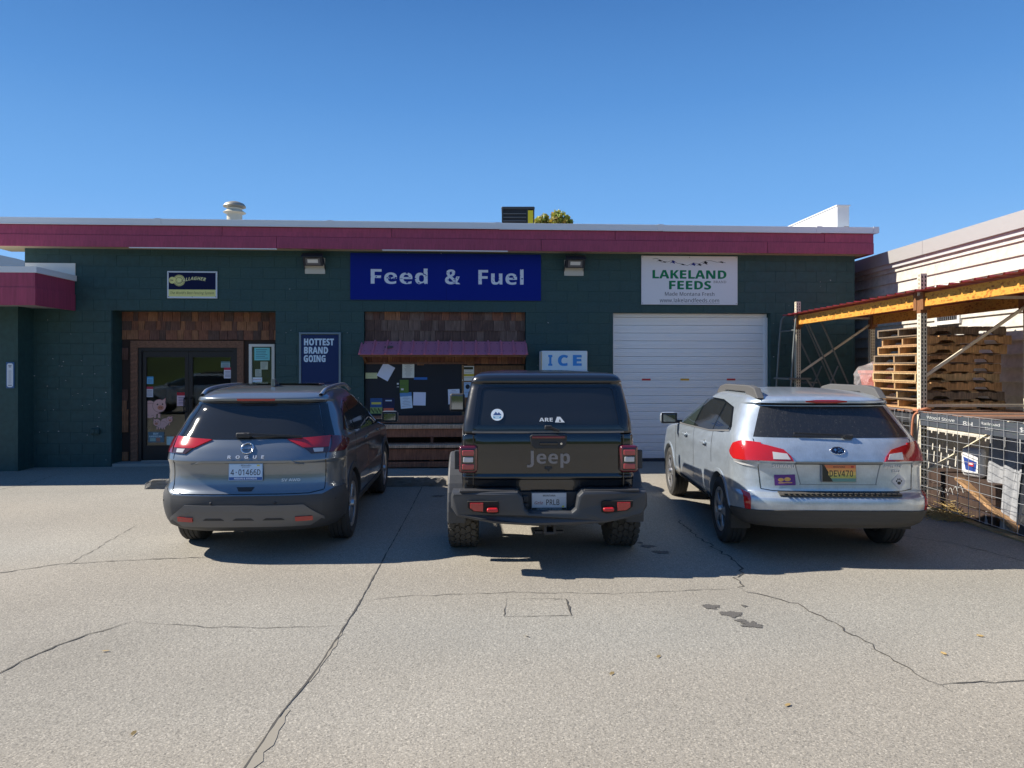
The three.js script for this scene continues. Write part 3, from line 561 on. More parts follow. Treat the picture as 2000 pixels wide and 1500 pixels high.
// ---------- signs on the wall ----------
function signBoard(name, label, u0, u1, y0, y1, out, edge, tex, cat = 'sign', parts) {
  const o = thing(name, label, cat, wallAt((u0 + u1) / 2, y0, out), WA), w = u1 - u0, h = y1 - y0;
  mesh('panel', box(w, h, .02, 0, h / 2, .011), edge, o);
  mesh('print', new THREE.PlaneGeometry(w - .006, h - .006).translate(0, h / 2, .0235), phys(lin(1, 1, 1), .7, { map: tex, specularIntensity: .35 }), o);
  return o;
}
const alu2 = std(lin(.6, .62, .65), .5);
signBoard('store_sign', 'wide blue sign with peeling white letters above the notice board', -3.03, .55, 3.09, 3.965, .004, std(lin(.004, .01, .14), .5), canvasTex(2048, 512, (c, w, h) => {
  c.fillStyle = '#041f80'; c.fillRect(0, 0, w, h);
  for (let k = 0; k < 500; k++) { c.fillStyle = `rgba(${R(0, 40)},${R(20, 60)},${R(90, 170)},.10)`; c.fillRect(R(0, w), R(0, h), R(10, 120), R(1, 4)); }
  c.strokeStyle = 'rgba(5,10,70,.8)'; c.lineWidth = 2; c.beginPath(); c.moveTo(w / 2, 0); c.lineTo(w / 2, h); c.stroke();
  c.fillStyle = '#d3dbe6'; c.font = 'bold 225px sans-serif'; c.textBaseline = 'alphabetic';
  const put = (s, x, wd) => { c.save(); const m = c.measureText(s).width; c.translate(x, 335); c.scale(wd / m, 1); c.fillText(s, 0, 0); c.restore(); };
  put('Feed', 190, 655); put('&', 1000, 175); put('Fuel', 1345, 535);
  // cracks and lost flakes in the vinyl letters
  c.strokeStyle = '#041f80'; const r = mulberry(12);
  for (let k = 0; k < 70; k++) { c.lineWidth = 1.5 + r() * 3.5; const x = 190 + r() * 1690, y = 165 + r() * 175; c.beginPath(); c.moveTo(x, y); c.lineTo(x + (r() - .5) * 80, y + (r() - .5) * 34); c.stroke(); }
  c.fillStyle = '#041f80'; for (let k = 0; k < 46; k++) { const x = 190 + r() * 1690, y = 160 + r() * 180, s = 4 + r() * 11; c.beginPath(); for (let i = 0; i < 6; i++) c.lineTo(x + Math.cos(i) * s * (.5 + r()), y + Math.sin(i) * s * .5 * (.5 + r())); c.fill(); }
  for (let k = 0; k < 22; k++) { const x = 385 + r() * 110, y = 258 + r() * 22; c.fillRect(x, y, 5 + r() * 16, 4 + r() * 8); }
}));
signBoard('fencing_sign', 'small navy and pale yellow fencing sign above the entrance', -6.36, -5.46, 3.1, 3.6, .004, alu2, canvasTex(900, 500, (c, w, h) => {
  c.fillStyle = '#c9d3dc'; c.fillRect(0, 0, w, h); c.fillStyle = '#10193f'; c.fillRect(24, 24, w - 48, 316); c.fillStyle = '#d6d58c'; c.fillRect(24, 340, w - 48, 130);
  c.fillStyle = '#dcd990'; c.beginPath(); c.arc(90, 168, 62, 0, 7); c.fill(); c.save(); c.translate(215, 172);
  for (let k = 0; k < 44; k++) { c.rotate(6.2832 / 44); c.fillRect(-4, -108, 9, 38); } c.beginPath(); c.arc(0, 0, 74, 0, 7); c.fill(); c.strokeStyle = '#10193f'; c.lineWidth = 7; c.beginPath(); c.arc(0, 0, 58, 0, 7); c.stroke(); c.restore();
  c.strokeStyle = '#10193f'; c.lineWidth = 4; for (const y of [150, 168, 186]) { c.beginPath(); c.moveTo(40, y); c.lineTo(110, 168); c.stroke(); }
  c.font = 'italic bold 118px sans-serif'; c.fillStyle = '#10193f'; c.fillText('G', 172, 214); c.fillStyle = '#e4e2a6'; c.font = 'italic bold 104px sans-serif'; c.fillText('G', 176, 208);
  const s = 'ALLAGHER'; c.font = 'italic bold 84px sans-serif'; let x = 275; for (let i = 0; i < s.length; i++) { c.save(); c.translate(x, 205 - 46 * Math.sin((i + .6) / 8 * 2.5)); c.rotate(-.16 + i * .045); c.strokeStyle = '#10193f'; c.lineWidth = 9; c.strokeText(s[i], 0, 0); c.fillStyle = '#e4e2a6'; c.fillText(s[i], 0, 0); x += c.measureText(s[i]).width * .98; c.restore(); }
  c.fillStyle = '#3b3f2c'; c.font = 'italic 62px sans-serif'; c.save(); c.translate(46, 425); c.scale(800 / c.measureText("The World's Best Fencing System").width, 1); c.fillText("The World's Best Fencing System", 0, 0); c.restore();
  c.fillStyle = '#223'; for (const [a, b] of [[26, 26], [450, 26], [874, 26], [26, 474], [450, 474], [874, 474]]) { c.beginPath(); c.arc(a, b, 7, 0, 7); c.fill(); }
}));
signBoard('feed_brand_sign', 'white feed-brand sign with green lettering and mountain ridge above the roll door', 2.48, 4.36, 3.03, 3.965, .004, alu2, canvasTex(1600, 800, (c, w, h) => {
  c.fillStyle = '#d9dbe0'; c.fillRect(0, 0, w, h); for (let k = 0; k < 300; k++) { c.fillStyle = `rgba(150,150,165,${R(.02, .07)})`; c.fillRect(R(0, w), R(0, h), R(10, 160), R(1, 5)); }
  c.strokeStyle = '#23232c'; c.fillStyle = '#1d1d27'; c.lineWidth = 5;
  const rid = [[185, 52], [240, 38], [300, 62], [370, 92], [430, 98], [520, 70], [590, 118], [680, 128], [760, 155], [860, 108], [960, 122], [1060, 78], [1150, 70], [1260, 96], [1330, 82], [1400, 104]];
  c.beginPath(); rid.forEach((p, i) => (i ? c.lineTo(...p) : c.moveTo(...p))); c.stroke();
  for (const [i, col, d] of [[2, '#1d1d27', 34], [3, '#1d1d27', 20], [5, '#26307e', 60], [9, '#26307e', 56], [10, '#1d1d27', 40], [11, '#1d1d27', 62], [14, '#1d1d27', 30], [7, '#1d1d27', 26]]) { const [x, y] = rid[i]; c.fillStyle = col; c.beginPath(); c.moveTo(x, y); c.lineTo(x + 52, y + d * .5); c.lineTo(x + 26, y + d * .55); c.lineTo(x + 38, y + d); c.lineTo(x - 20, y + d * .6); c.lineTo(x - 52, y + d * .9); c.fill(); }
  const put = (s, font, x, y, wd, col, off) => { c.font = font; const m = c.measureText(s).width; c.save(); c.translate(x, y); c.scale(wd / m, 1); if (off) { c.fillStyle = '#173d6a'; c.fillText(s, -5, 4); } c.fillStyle = col; c.fillText(s, 0, 0); c.restore(); };
  put('LAKELAND', 'bold 190px sans-serif', 165, 368, 1265, '#1c7d50', 1); put('FEEDS', 'bold 190px sans-serif', 440, 545, 730, '#1c7d50', 1);
  put('BRAND', '54px serif', 1195, 442, 220, '#555'); put('Made Montana Fresh', '82px sans-serif', 380, 655, 840, '#3a4147'); put('www.lakelandfeeds.com', '86px sans-serif', 300, 762, 1000, '#2b3238'); c.fillStyle = '#2b3238'; c.fillRect(300, 776, 1000, 4);
  c.fillStyle = '#444'; for (const [a, b] of [[18, 18], [800, 18], [1580, 18], [18, 780], [1580, 780]]) { c.beginPath(); c.arc(a, b, 6, 0, 7); c.fill(); }
}));
{
  const o = signBoard('fuel_brand_poster', 'tall navy framed poster reading hottest brand going beside the entrance', -3.93, -3.24, 1.06, 2.43, .004, std(lin(.02, .035, .1), .5), canvasTex(700, 1390, (c, w, h) => {
    c.fillStyle = '#26365e'; c.fillRect(0, 0, w, h); c.fillStyle = '#c6dbe9'; c.font = 'bold 150px sans-serif';
    ['HOTTEST', 'BRAND', 'GOING'].forEach((s, i) => { c.save(); c.translate(40, 190 + i * 158); c.scale([570, 465, 420][i] / c.measureText(s).width, 1.12); c.fillText(s, 0, 0); c.strokeStyle = '#c6dbe9'; c.lineWidth = 7; c.strokeText(s, 0, 0); c.restore(); });
    c.fillStyle = '#fff'; c.beginPath(); c.roundRect(40, 965, 430, 180, 80); c.fill(); c.fillStyle = '#b32a3c'; c.beginPath(); c.roundRect(54, 979, 402, 152, 66); c.fill(); c.fillStyle = '#fff'; c.font = 'bold 86px sans-serif'; c.save(); c.translate(76, 1086); c.scale(355 / c.measureText('CONOCO').width, 1); c.fillText('CONOCO', 0, 0); c.restore();
  }));
  const fm = std(lin(.16, .22, .27), .4, { metalness: .5 }), w = .77, h = 1.45;
  for (const [a, b, c, d] of [[w, .04, 0, h - .05], [w, .04, 0, -.03]]) mesh('frame_rail', rbox(a, b, .045, .008, c, d, .02), fm, o);
  for (const s of [-1, 1]) mesh('frame_rail', rbox(.04, h - .044, .043, .008, s * (w / 2 - .02), h / 2 - .04, .02), fm, o);
}
{ // thermometer on the pier
  const o = thing('wall_thermometer', 'white rounded thermometer with blue edge on the green pier', 'thermometer', wallAt(-8.86, 1.46, .465), WA);
  mesh('plate', rbox(.14, .46, .016, .007, 0, .23, .008), std(lin(.03, .12, .3), .4), o);
  mesh('face', new THREE.PlaneGeometry(.115, .43).translate(0, .23, .0175), std(lin(1, 1, 1), .4, { map: canvasTex(128, 480, (c, w, h) => { c.fillStyle = '#2a5f9a'; c.fillRect(0, 0, w, h); c.fillStyle = '#cfd8e2'; c.beginPath(); c.roundRect(6, 6, w - 12, h - 12, 40); c.fill(); c.fillStyle = '#333c50'; c.fillRect(34, 46, 60, 12); c.fillRect(40, 68, 48, 7); c.fillRect(40, 82, 48, 6); for (let k = 0; k < 22; k++) c.fillRect(k % 2 ? 36 : 30, 150 + k * 12, k % 2 ? 14 : 20, 2); for (let k = 0; k < 22; k++) c.fillRect(78, 150 + k * 12, 16, 2); c.fillRect(61, 140, 6, 270); c.fillRect(30, 430, 68, 14); }) }), o);
}
function floodlight(u, label) {
  const o = thing('flood_light', label, 'light', wallAt(u, 3.56, .002), WA, 'flood lights under the eave');
  const dark = std(lin(.025, .03, .04), .45, { metalness: .4 });
  mesh('backplate', rbox(.37, .3, .02, .004, 0, .16, .01), std(lin(.55, .53, .46), .8, { bumpMap: smudge, bumpScale: .005 }), o);
  const h = mesh('housing', rbox(.36, .22, .07, .012, 0, 0, 0), dark, o); h.position.set(0, .25, .17); h.rotation.x = .55;
  mesh('lens_frame', rbox(.27, .14, .02, .008, 0, -.015, .04), std(lin(.12, .12, .13), .4), h);
  mesh('lens', rbox(.19, .07, .008, .003, 0, -.005, .052), phys(lin(.7, .7, .68), .15), h);
  mesh('visor', rbox(.38, .012, .16, .004, 0, .115, .05), dark, h);
  for (const s of [-1, 1]) mesh('bracket', bar([s * .188, .1, .02], [s * .188, .27, .17], .012, .03), dark, o);
  mesh('cable', tube([[.02, .3, .1], [.04, .36, .03], [.03, .46, .02]], .006, 16, 6), dark, o);
}
floodlight(-3.68, 'flood light left of the blue store sign'); floodlight(1.18, 'flood light between the blue sign and the white feed sign');
{ const o = thing('wall_outlet', 'small green weatherproof outlet box low on the wall left of the entrance', 'outlet', wallAt(-7.64, .6, .002), WA); mesh('cover', rbox(.16, .11, .05, .012, 0, .055, .025), greenMats[2], o); mesh('flap', rbox(.06, .08, .012, .005, -.035, .055, .055), greenMats[0], o); mesh('flap', rbox(.06, .08, .012, .005, .035, .055, .055), greenMats[0], o); }
// ---------- awning over the notice board ----------
{
  const o = thing('awning', 'small red ribbed metal awning over the notice board', 'awning', wallAt(-1.28, 2.06, 0), WA);
  const red = std(lin(.62, .19, .26), .5, { metalness: .05, bumpMap: smudge, bumpScale: .003 }), W = 3.12, y0 = 0, y1 = .26, z0 = .33, z1 = -.1;
  const slope = Math.atan2(y1 - y0, z0 - z1), L = Math.hypot(y1 - y0, z0 - z1);
  for (let k = 0; k < 4; k++) { const m = mesh('sheet', box(W / 4 - .003, .006, L, 0, 0, 0), red, o); m.position.set(-W / 2 + W / 8 + k * W / 4, (y0 + y1) / 2, (z0 + z1) / 2); m.rotation.x = slope; }
  const rg = extrude([[-.02, 0], [.02, 0], [.011, .026], [-.011, .026]], L).translate(0, 0, -L / 2);
  for (let k = 0; k < 14; k++) { const m = mesh('rib', rg, red, o); m.position.set(-W / 2 + .02 + k * (W - .04) / 13, (y0 + y1) / 2 + .003, (z0 + z1) / 2); m.rotation.x = slope; }
  const sg = cyl(.007, .006, 0, 0, 0, 6); for (let k = 0; k < 26; k++) for (const t of [.25, .8]) { const m = mesh('screw', sg, holeMat, o); m.position.set(-W / 2 + .1 + k * .117, y0 + (y1 - y0) * t + .006, z0 + (z1 - z0) * t); m.rotation.x = slope; }
  const wood = std(lin(.3, .14, .06), .8, { map: woodMap });
  for (const x of [-1.47, 1.5]) mesh('bracket', bar([x, -.02, .27], [x, -.14, -.08], .04, .04), wood, o);
  mesh('support_rail', box(W - .06, .03, .03, 0, -.022, .28), wood, o);
  for (const x of [-.45, .5]) mesh('cleat', box(.13, .19, .03, x, -.1, -.085), wood, o);
  const lf = tag(mesh('shingle_scrap', new THREE.CircleGeometry(.09, 7).scale(1, .6, 1), shingleMats[4]), 'loose brown scrap lying on the awning sheets', 'debris'); lf.position.set(...wallAt(-2.3, 2.205, .135)); lf.rotation.set(-Math.PI / 2 + slope, 0, 0); lf.rotation.order = 'YXZ'; lf.rotation.y = WA;
}
// ---------- notice board with its papers ----------
{
  const bz = NZ + .02;
  const o = thing('notice_board', 'black notice board under the red awning', 'notice board', wallAt(-1.85, .87, bz), WA);
  mesh('panel', metreUV(box(1.83, 1.02, .02, 0, .51, .01), .7), std(lin(.012, .014, .02), .7, { bumpMap: smudge, bumpScale: .003 }), o);
  mesh('frame_rail', box(1.87, .035, .035, 0, 1.035, .015), trimMat, o);
  const o2 = thing('cork_panel', 'brown wooden panel with flyers right of the black notice board', 'panel', wallAt(-.34, .87, bz), WA);
  mesh('panel', metreUV(box(1.15, .99, .02, 0, .495, .01), .5), std(lin(.28, .14, .06), .8, { map: woodMap }), o2); mesh('edge_post', metreUV(box(.04, 1.0, .03, -.59, .5, .012), .5), std(lin(.4, .25, .12), .8, { map: woodMap }), o2);
  const page = (seed, bg = '#dfe4ee', ink = 14, extra) => canvasTex(128, 168, (c, w, h) => { c.fillStyle = bg; c.fillRect(0, 0, w, h); const r = mulberry(seed); c.fillStyle = 'rgba(60,60,75,.75)'; for (let k = 0; k < ink; k++) { const l = .3 + r() * .5; c.fillRect(w * (.5 - l / 2), 14 + k * (h - 24) / ink, w * l, 2.4); } if (extra) extra(c, w, h); });
  const paper = (u, y, w, h, rot, tex, label, bow = .012) => {
    const g = new THREE.PlaneGeometry(w, h, 6, 6), q = g.attributes.position; for (let i = 0; i < q.count; i++) { const a = q.getX(i) / w, b = q.getY(i) / h; q.setZ(i, bow * (.5 - b) * (a * a * 3 + .4)); } g.computeVertexNormals();
    const m = tag(mesh('flyer', g, std(lin(1, 1, 1), .8, { map: tex })), label, 'paper', 'papers pinned to the notice board'); m.position.set(...wallAt(u, y, bz + .024)); m.rotation.order = 'YXZ'; m.rotation.y = WA; m.rotation.z = rot;
  };
  paper(-2.38, 1.745, .235, .29, -.5, page(1, '#d9dff0', 0), 'blank white sheet hanging askew at the upper left of the notice board');
  paper(-2.65, 1.67, .22, .11, 0, page(2, '#c9cc9a', 3), 'small yellowish note at the left edge of the notice board');
  paper(-1.96, 1.765, .225, .275, 0, page(3, '#dcdfd6', 12), 'typed white sheet at the top middle of the notice board');
  paper(-2.07, 1.49, .23, .29, 0, page(4, '#5d7a38', 2, (c, w, h) => { c.fillStyle = '#20252a'; c.fillRect(0, 0, 36, h); c.fillRect(0, 0, w, 26); c.fillStyle = '#ddd'; c.fillRect(6, 60, 20, 18); c.fillRect(6, 100, 22, 6); c.fillRect(50, 120, 26, 20); }), 'green and black flyer in the middle of the notice board');
  paper(-2.0, 1.2, .22, .3, .08, page(5, '#ccdcea', 9, (c) => { c.fillStyle = '#5f8fc0'; c.fillRect(0, 0, 128, 40); }), 'torn pale blue sheet below the green flyer');
  paper(-1.75, 1.23, .235, .25, -.02, page(6, '#d8ddf0', 0), 'blank white sheet right of the torn blue one');
  paper(-1.73, 1.615, .25, .045, 0, page(7, '#3a70b8', 0), 'strip of blue tape on the notice board', .002);
  paper(-1.1, 1.27, .22, .285, .03, page(8, '#dbe0ec', 8), 'white sheet with a black line near the right end of the board');
  paper(-2.56, 1.1, .225, .29, 0, page(9, '#35598c', 3, (c, w, h) => { c.fillStyle = '#c9c25a'; c.fillRect(12, 44, 104, 24); c.fillStyle = '#89a060'; c.fillRect(0, 100, w, 68); c.fillStyle = '#222'; for (let k = 0; k < 9; k++) c.fillRect(6 + k * 13, 108 + (k % 3) * 14, 8, 26); }), 'blue event poster at the lower left of the notice board', .003);
  paper(-2.33, 1.1, .225, .29, 0, page(10, '#23284a', 4, (c, w, h) => { c.fillStyle = '#d0674d'; c.fillRect(10, 110, w - 20, 46); c.fillStyle = '#bcd'; c.fillRect(30, 20, 68, 14); }), 'navy and orange poster at the lower left of the notice board', .003);
  paper(-.83, 1.71, .22, .28, 0, page(11, '#e2e0d2', 5, (c, w) => { c.fillStyle = '#3a3a22'; c.fillRect(10, 10, w - 20, 28); c.fillStyle = '#c8b23a'; c.fillRect(0, 90, w, 26); }), 'cream and yellow flyer at the top of the brown panel', .003);
  paper(-.84, 1.4, .2, .29, 0, page(12, '#a9c3dd', 3, (c, w) => { c.fillStyle = '#1d232c'; c.beginPath(); c.arc(w / 2, 50, 26, 0, 7); c.fill(); }), 'pale blue flyer with dark shape on the brown panel', .003);
  // bench below
  const b = thing('wooden_bench', 'brown stained stepped wooden bench below the notice board', 'bench', wallAt(-1.5, 0, .02), WA), bm = std(lin(.36, .15, .085), .6, { map: woodMap, bumpMap: woodMap, bumpScale: .002 }), W = 2.5;
  for (const [y, z, h, d] of [[.85, .02, .14, .035], [.74, .05, .035, .14], [.62, .25, .16, .035], [.42, .3, .035, .14], [.25, .5, .2, .035], [.07, .5, .1, .035]]) mesh('plank', metreUV(rbox(W, h, d, .006, 0, y, z, 1), .7), bm, b);
  for (const [y, z, h, d] of [[.735, .22, .075, .2], [.4, .47, .055, .2]]) mesh('tread', metreUV(rbox(W, h, d, .008, 0, y, z, 1), .7), std(lin(.72, .52, .36), .7, { map: woodMap, bumpMap: woodMap, bumpScale: .002 }), b);
  for (const x of [-W / 2 + .1, 0, W / 2 - .1]) { mesh('leg', metreUV(box(.06, .72, .06, x, .36, .03), .6), bm, b); mesh('leg', metreUV(box(.06, .4, .06, x, .2, .42), .6), bm, b); mesh('riser', metreUV(box(.05, .3, .2, x, .56, .13), .6), bm, b); }
  // ice chest by the wall
  const ic = thing('ice_chest', 'white ice chest with blue lettered header behind the black pickup', 'freezer', wallAt(.93, 0, .05), WA), wm = std(lin(.72, .73, .74), .4);
  mesh('cabinet', rbox(.84, 1.74, .66, .02, 0, .89, .33), wm, ic);
  mesh('header', rbox(.84, .37, .5, .015, 0, 1.945, .26), wm, ic); mesh('side_stripe', box(.004, .33, .05, -.4225, 1.94, .46), std(lin(.7, .45, .05), .5), ic);
  mesh('header_print', new THREE.PlaneGeometry(.8, .33).translate(0, 1.945, .513), std(lin(1, 1, 1), .4, { map: canvasTex(512, 210, (c, w, h) => { c.fillStyle = '#cfdde2'; c.fillRect(0, 0, w, h); c.font = 'bold 165px sans-serif'; const s = [['I', 62, 50], ['C', 170, 125], ['E', 338, 125]]; for (const [t, x, wd] of s) { c.save(); c.translate(x, 158); c.scale(wd / c.measureText(t).width, 1); c.fillStyle = '#123f8c'; c.fillText(t, 5, 4); c.fillStyle = '#2b86cf'; c.fillText(t, 0, 0); c.strokeStyle = '#2b86cf'; c.lineWidth = 8; c.strokeText(t, 0, 0); c.restore(); } }) }), ic);
  mesh('door', rbox(.78, 1.3, .03, .01, 0, .95, .675), wm, ic); mesh('handle', rbox(.03, .3, .04, .008, .33, 1.05, .71), holeMat, ic); mesh('base', box(.8, .04, .6, 0, .02, .32), holeMat, ic);
}
// decals on the glass doors
{
  const decal = (name, label, u, y, w, h, tex, cat = 'sticker') => { const m = tag(mesh(name, new THREE.PlaneGeometry(w, h), std(lin(1, 1, 1), .7, { map: tex, alphaTest: .5, transparent: false })), label, cat); m.position.set(...wallAt(u, y, DZ - .03)); m.rotation.y = WA; return m; };
  const pigs = canvasTex(512, 640, (c, w, h) => {
    c.clearRect(0, 0, w, h); const P = '#d8a79d', O = '#8d5a55';
    const pig = (x, y, s, f) => { c.save(); c.translate(x, y); c.scale(s * f, s); c.lineWidth = 4; c.strokeStyle = O; c.fillStyle = P; c.beginPath(); c.ellipse(-70, 40, 110, 70, 0, 0, 7); c.fill(); c.stroke(); for (const k of [-140, -95, -40, 5]) { c.fillRect(k, 90, 26, 50); } c.beginPath(); c.arc(20, 0, 74, 0, 7); c.fill(); c.stroke(); c.beginPath(); c.moveTo(50, -62); c.lineTo(92, -92); c.lineTo(86, -30); c.fill(); c.stroke(); c.fillStyle = '#c77a5e'; c.beginPath(); c.ellipse(34, 22, 34, 26, 0, 0, 7); c.fill(); c.fillStyle = '#3a2320'; for (const [a, b] of [[24, 22], [44, 22], [0, -16], [56, -18]]) { c.beginPath(); c.arc(a, b, a === 24 || a === 44 ? 5 : 9, 0, 7); c.fill(); } c.restore(); };
    c.fillStyle = P; c.beginPath(); c.ellipse(40, 240, 150, 170, 0, 0, 7); c.fill();
    pig(190, 170, 1.7, 1); pig(400, 440, .8, 1); pig(200, 500, .95, -1);
  });
  decal('pig_decal', 'pink cartoon pig decal on the left glass door', -6.66, .95, .5, .62, pigs);
  decal('price_sticker', 'pale price sticker low on the left glass door', -6.4, .43, .31, .16, canvasTex(256, 132, (c, w, h) => { c.fillStyle = '#bcd5cf'; c.fillRect(0, 0, w, h); c.fillStyle = '#33413f'; c.font = 'bold 100px sans-serif'; c.fillText('6', 92, 104); c.font = 'bold 62px sans-serif'; c.fillText('59', 156, 76); c.font = '30px sans-serif'; c.fillText('$', 10, 40); }));
  decal('slogan_sticker', 'small buy american sticker beside the price sticker', -6.75, .5, .3, .2, canvasTex(256, 170, (c, w, h) => { c.fillStyle = '#5f7680'; c.fillRect(0, 0, w, h); c.fillStyle = '#dde6e6'; c.font = 'bold 44px sans-serif'; c.fillText('BUY', 80, 46); c.font = 'bold 40px sans-serif'; c.fillText('AMERICAN', 14, 88); c.fillStyle = '#9db4a8'; c.fillRect(30, 100, 90, 50); c.fillStyle = '#b5765e'; c.fillRect(130, 96, 60, 60); }));
  const note = (u, y, w, h, bg, top, label) => decal('door_notice', label, u, y, w, h, canvasTex(96, 128, (c, W, H) => { c.fillStyle = bg; c.fillRect(0, 0, W, H); c.fillStyle = top; c.fillRect(0, 0, W, 30); c.fillStyle = 'rgba(70,60,80,.7)'; for (let k = 0; k < 5; k++) c.fillRect(14, 46 + k * 15, 68, 5); }), 'notice');
  note(-6.87, 1.36, .13, .2, '#cfcdd2', '#b2304a', 'red-topped notice on the left edge of the left glass door'); note(-5.42, 1.72, .14, .21, '#d4d0d8', '#c0304c', 'red-topped notice on the right glass door');
  note(-6.27, 1.22, .19, .26, '#d5b5bd', '#b01f2c', 'red and white notice beside the door handles'); note(-6.86, 1.58, .12, .14, '#6fb4d8', '#4d9ccc', 'light blue sticker on the left glass door'); note(-5.46, 1.88, .17, .12, '#8fa8aa', '#5f7c80', 'grey sticker at the top of the right glass door');
  const wn = (u, y, w, h, bg, label) => { const m = tag(mesh('window_notice', new THREE.PlaneGeometry(w, h), std(lin(1, 1, 1), .8, { map: canvasTex(96, 96, (c, W, H) => { c.fillStyle = bg; c.fillRect(0, 0, W, H); c.fillStyle = 'rgba(40,50,70,.6)'; if (label.includes('donate')) { c.fillStyle = '#a33'; c.font = 'bold 20px sans-serif'; c.fillText('DONATE', 6, 50); } else for (let k = 0; k < 6; k++) c.fillRect(10, 12 + k * 13, R(40, 76), 4); }) })), label, 'notice', 'notices in the service window'); m.position.set(...wallAt(u, y, DZ + .022)); m.rotation.y = WA; };
  wn(-4.76, 2.08, .29, .24, '#7fd0d2', 'turquoise notice in the service window'); wn(-4.72, 1.86, .14, .15, '#c3c9b4', 'cream notice in the service window'); wn(-4.83, 1.72, .12, .14, '#b9bfae', 'lower cream notice in the service window'); wn(-4.85, 1.585, .18, .1, '#dfe6ec', 'small donate notice at the bottom of the service window');
}
// ---------- concrete wheel stops ----------
const stopMat = std(lin(.42, .4, .36), .95, { map: rep(smudge, 2, 1), bumpMap: asphaltBump, bumpScale: .03 });
function wheelStop(x, z, turn, label) {
  const g = new THREE.BoxGeometry(1.83, .13, .17, 90, 6, 8), p = g.attributes.position;
  for (let i = 0; i < p.count; i++) { let x0 = p.getX(i), y = p.getY(i), z0 = p.getZ(i); const top = (y + .065) / .13; z0 *= 1 - .34 * top; const e = Math.max(0, Math.abs(x0) - .84) / .075; y -= top * e * .05; const n1 = fbm(x0 * 9, y * 20, z0 * 20, 3); y += top > .3 ? -Math.max(0, n1 - .1) * .05 : 0; z0 += .014 * fbm(x0 * 12 + 4, y * 12, z0 * 9, 3); p.setXYZ(i, x0, y + .065, z0); }
  g.computeVertexNormals(); const m = tag(mesh('wheel_stop', g, stopMat), label, 'wheel stop', 'concrete wheel stops'); m.position.set(x, 0, z); m.rotation.y = turn;
}
wheelStop(-4.62, -10.9, .05, 'chipped concrete wheel stop in front of the grey car'); wheelStop(-1.93, -11.05, .05, 'chipped concrete wheel stop between the grey car and the black pickup');
// ---------- tree behind the store ----------
{
  const o = thing('leafy_tree', 'yellow-green tree top showing above the roof beside the air conditioner', 'tree', [1.45, 0, -25]);
  mesh('trunk', tube([[0, 0, 0], [.05, 2, 0], [-.05, 3.6, .05], [0, 5.2, 0]], .13, 20, 8), std(lin(.1, .075, .05), .9), o);
  const limbs = []; const r = mulberry(31); for (let k = 0; k < 16; k++) { const a = r() * 6.28, y = 2.6 + r() * 2.6, L = .7 + r() * .7; limbs.push(tube([[0, y, 0], [Math.cos(a) * L * .5, y + L * .5, Math.sin(a) * L * .5], [Math.cos(a) * L, y + L * (.8 + r() * .5), Math.sin(a) * L]], .03, 8, 5)); } mesh('limbs', limbs, std(lin(.1, .075, .05), .9), o);
  const leaf = new THREE.PlaneGeometry(.1, .07), N = 9000, im = new THREE.InstancedMesh(leaf, phys(lin(.4, .37, .06), .8, { transmission: .35, thickness: 0, side: THREE.DoubleSide }), N), mt = new THREE.Matrix4(), q = new THREE.Quaternion(), e = new THREE.Euler();
  const clumps = []; for (let k = 0; k < 60; k++) { const a = r() * 6.28, t = r(), y = 2.9 + 3.9 * t, rr = (1.35 * Math.sqrt(Math.sin(Math.PI * Math.min(1, .15 + t * .82)))) * Math.sqrt(r()); clumps.push([Math.cos(a) * rr, y, Math.sin(a) * rr, .18 + r() * .2]); }
  clumps.push([-.35, 6.95, 0, .2], [-.5, 6.8, .2, .22], [.12, 7.1, 0, .2], [.25, 7.02, .1, .22], [.5, 6.9, 0, .18], [.05, 6.85, .2, .25], [-.2, 6.75, 0, .25], [.35, 6.75, .2, .25]);
  for (let i = 0; i < N; i++) { const c = clumps[Math.floor(r() * clumps.length)], u = r() * 2 - 1, a = r() * 6.28, s = c[3] * Math.cbrt(r()), w = Math.sqrt(1 - u * u); e.set(r() * 6, r() * 6, r() * 6); q.setFromEuler(e); const k = .6 + r() * .8; mt.compose(V(c[0] + s * w * Math.cos(a), c[1] + s * u, c[2] + s * w * Math.sin(a)), q, V(k, k, k)); im.setMatrixAt(i, mt); im.setColorAt(i, lin(.7 + r() * .6, .75 + r() * .5, .6 + r() * .5)); }
  im.name = 'crown'; im.userData.kind = 'stuff'; im.castShadow = im.receiveShadow = true; o.add(im);
}
// ---------- vehicles: origin on the ground under the rear bumper, +z to the rear, -z ahead ----------
function pchip(xs, ys) {                                       // smooth monotone curve through level values
  const n = xs.length, d = [], m = [];
  for (let i = 0; i < n - 1; i++) d.push((ys[i + 1] - ys[i]) / (xs[i + 1] - xs[i]));
  for (let i = 0; i < n; i++) m.push(i === 0 ? d[0] : i === n - 1 ? d[n - 2] : d[i - 1] * d[i] <= 0 ? 0 : 2 * d[i - 1] * d[i] / (d[i - 1] + d[i]));
  return (x) => {
    x = Math.min(xs[n - 1], Math.max(xs[0], x)); let i = 0; while (i < n - 2 && x > xs[i + 1]) i++;
    const h = xs[i + 1] - xs[i], t = (x - xs[i]) / h, t2 = t * t, t3 = t2 * t;
    return (2 * t3 - 3 * t2 + 1) * ys[i] + (t3 - 2 * t2 + t) * h * m[i] + (-2 * t3 + 3 * t2) * ys[i + 1] + (t3 - t2) * h * m[i + 1];
  };
}
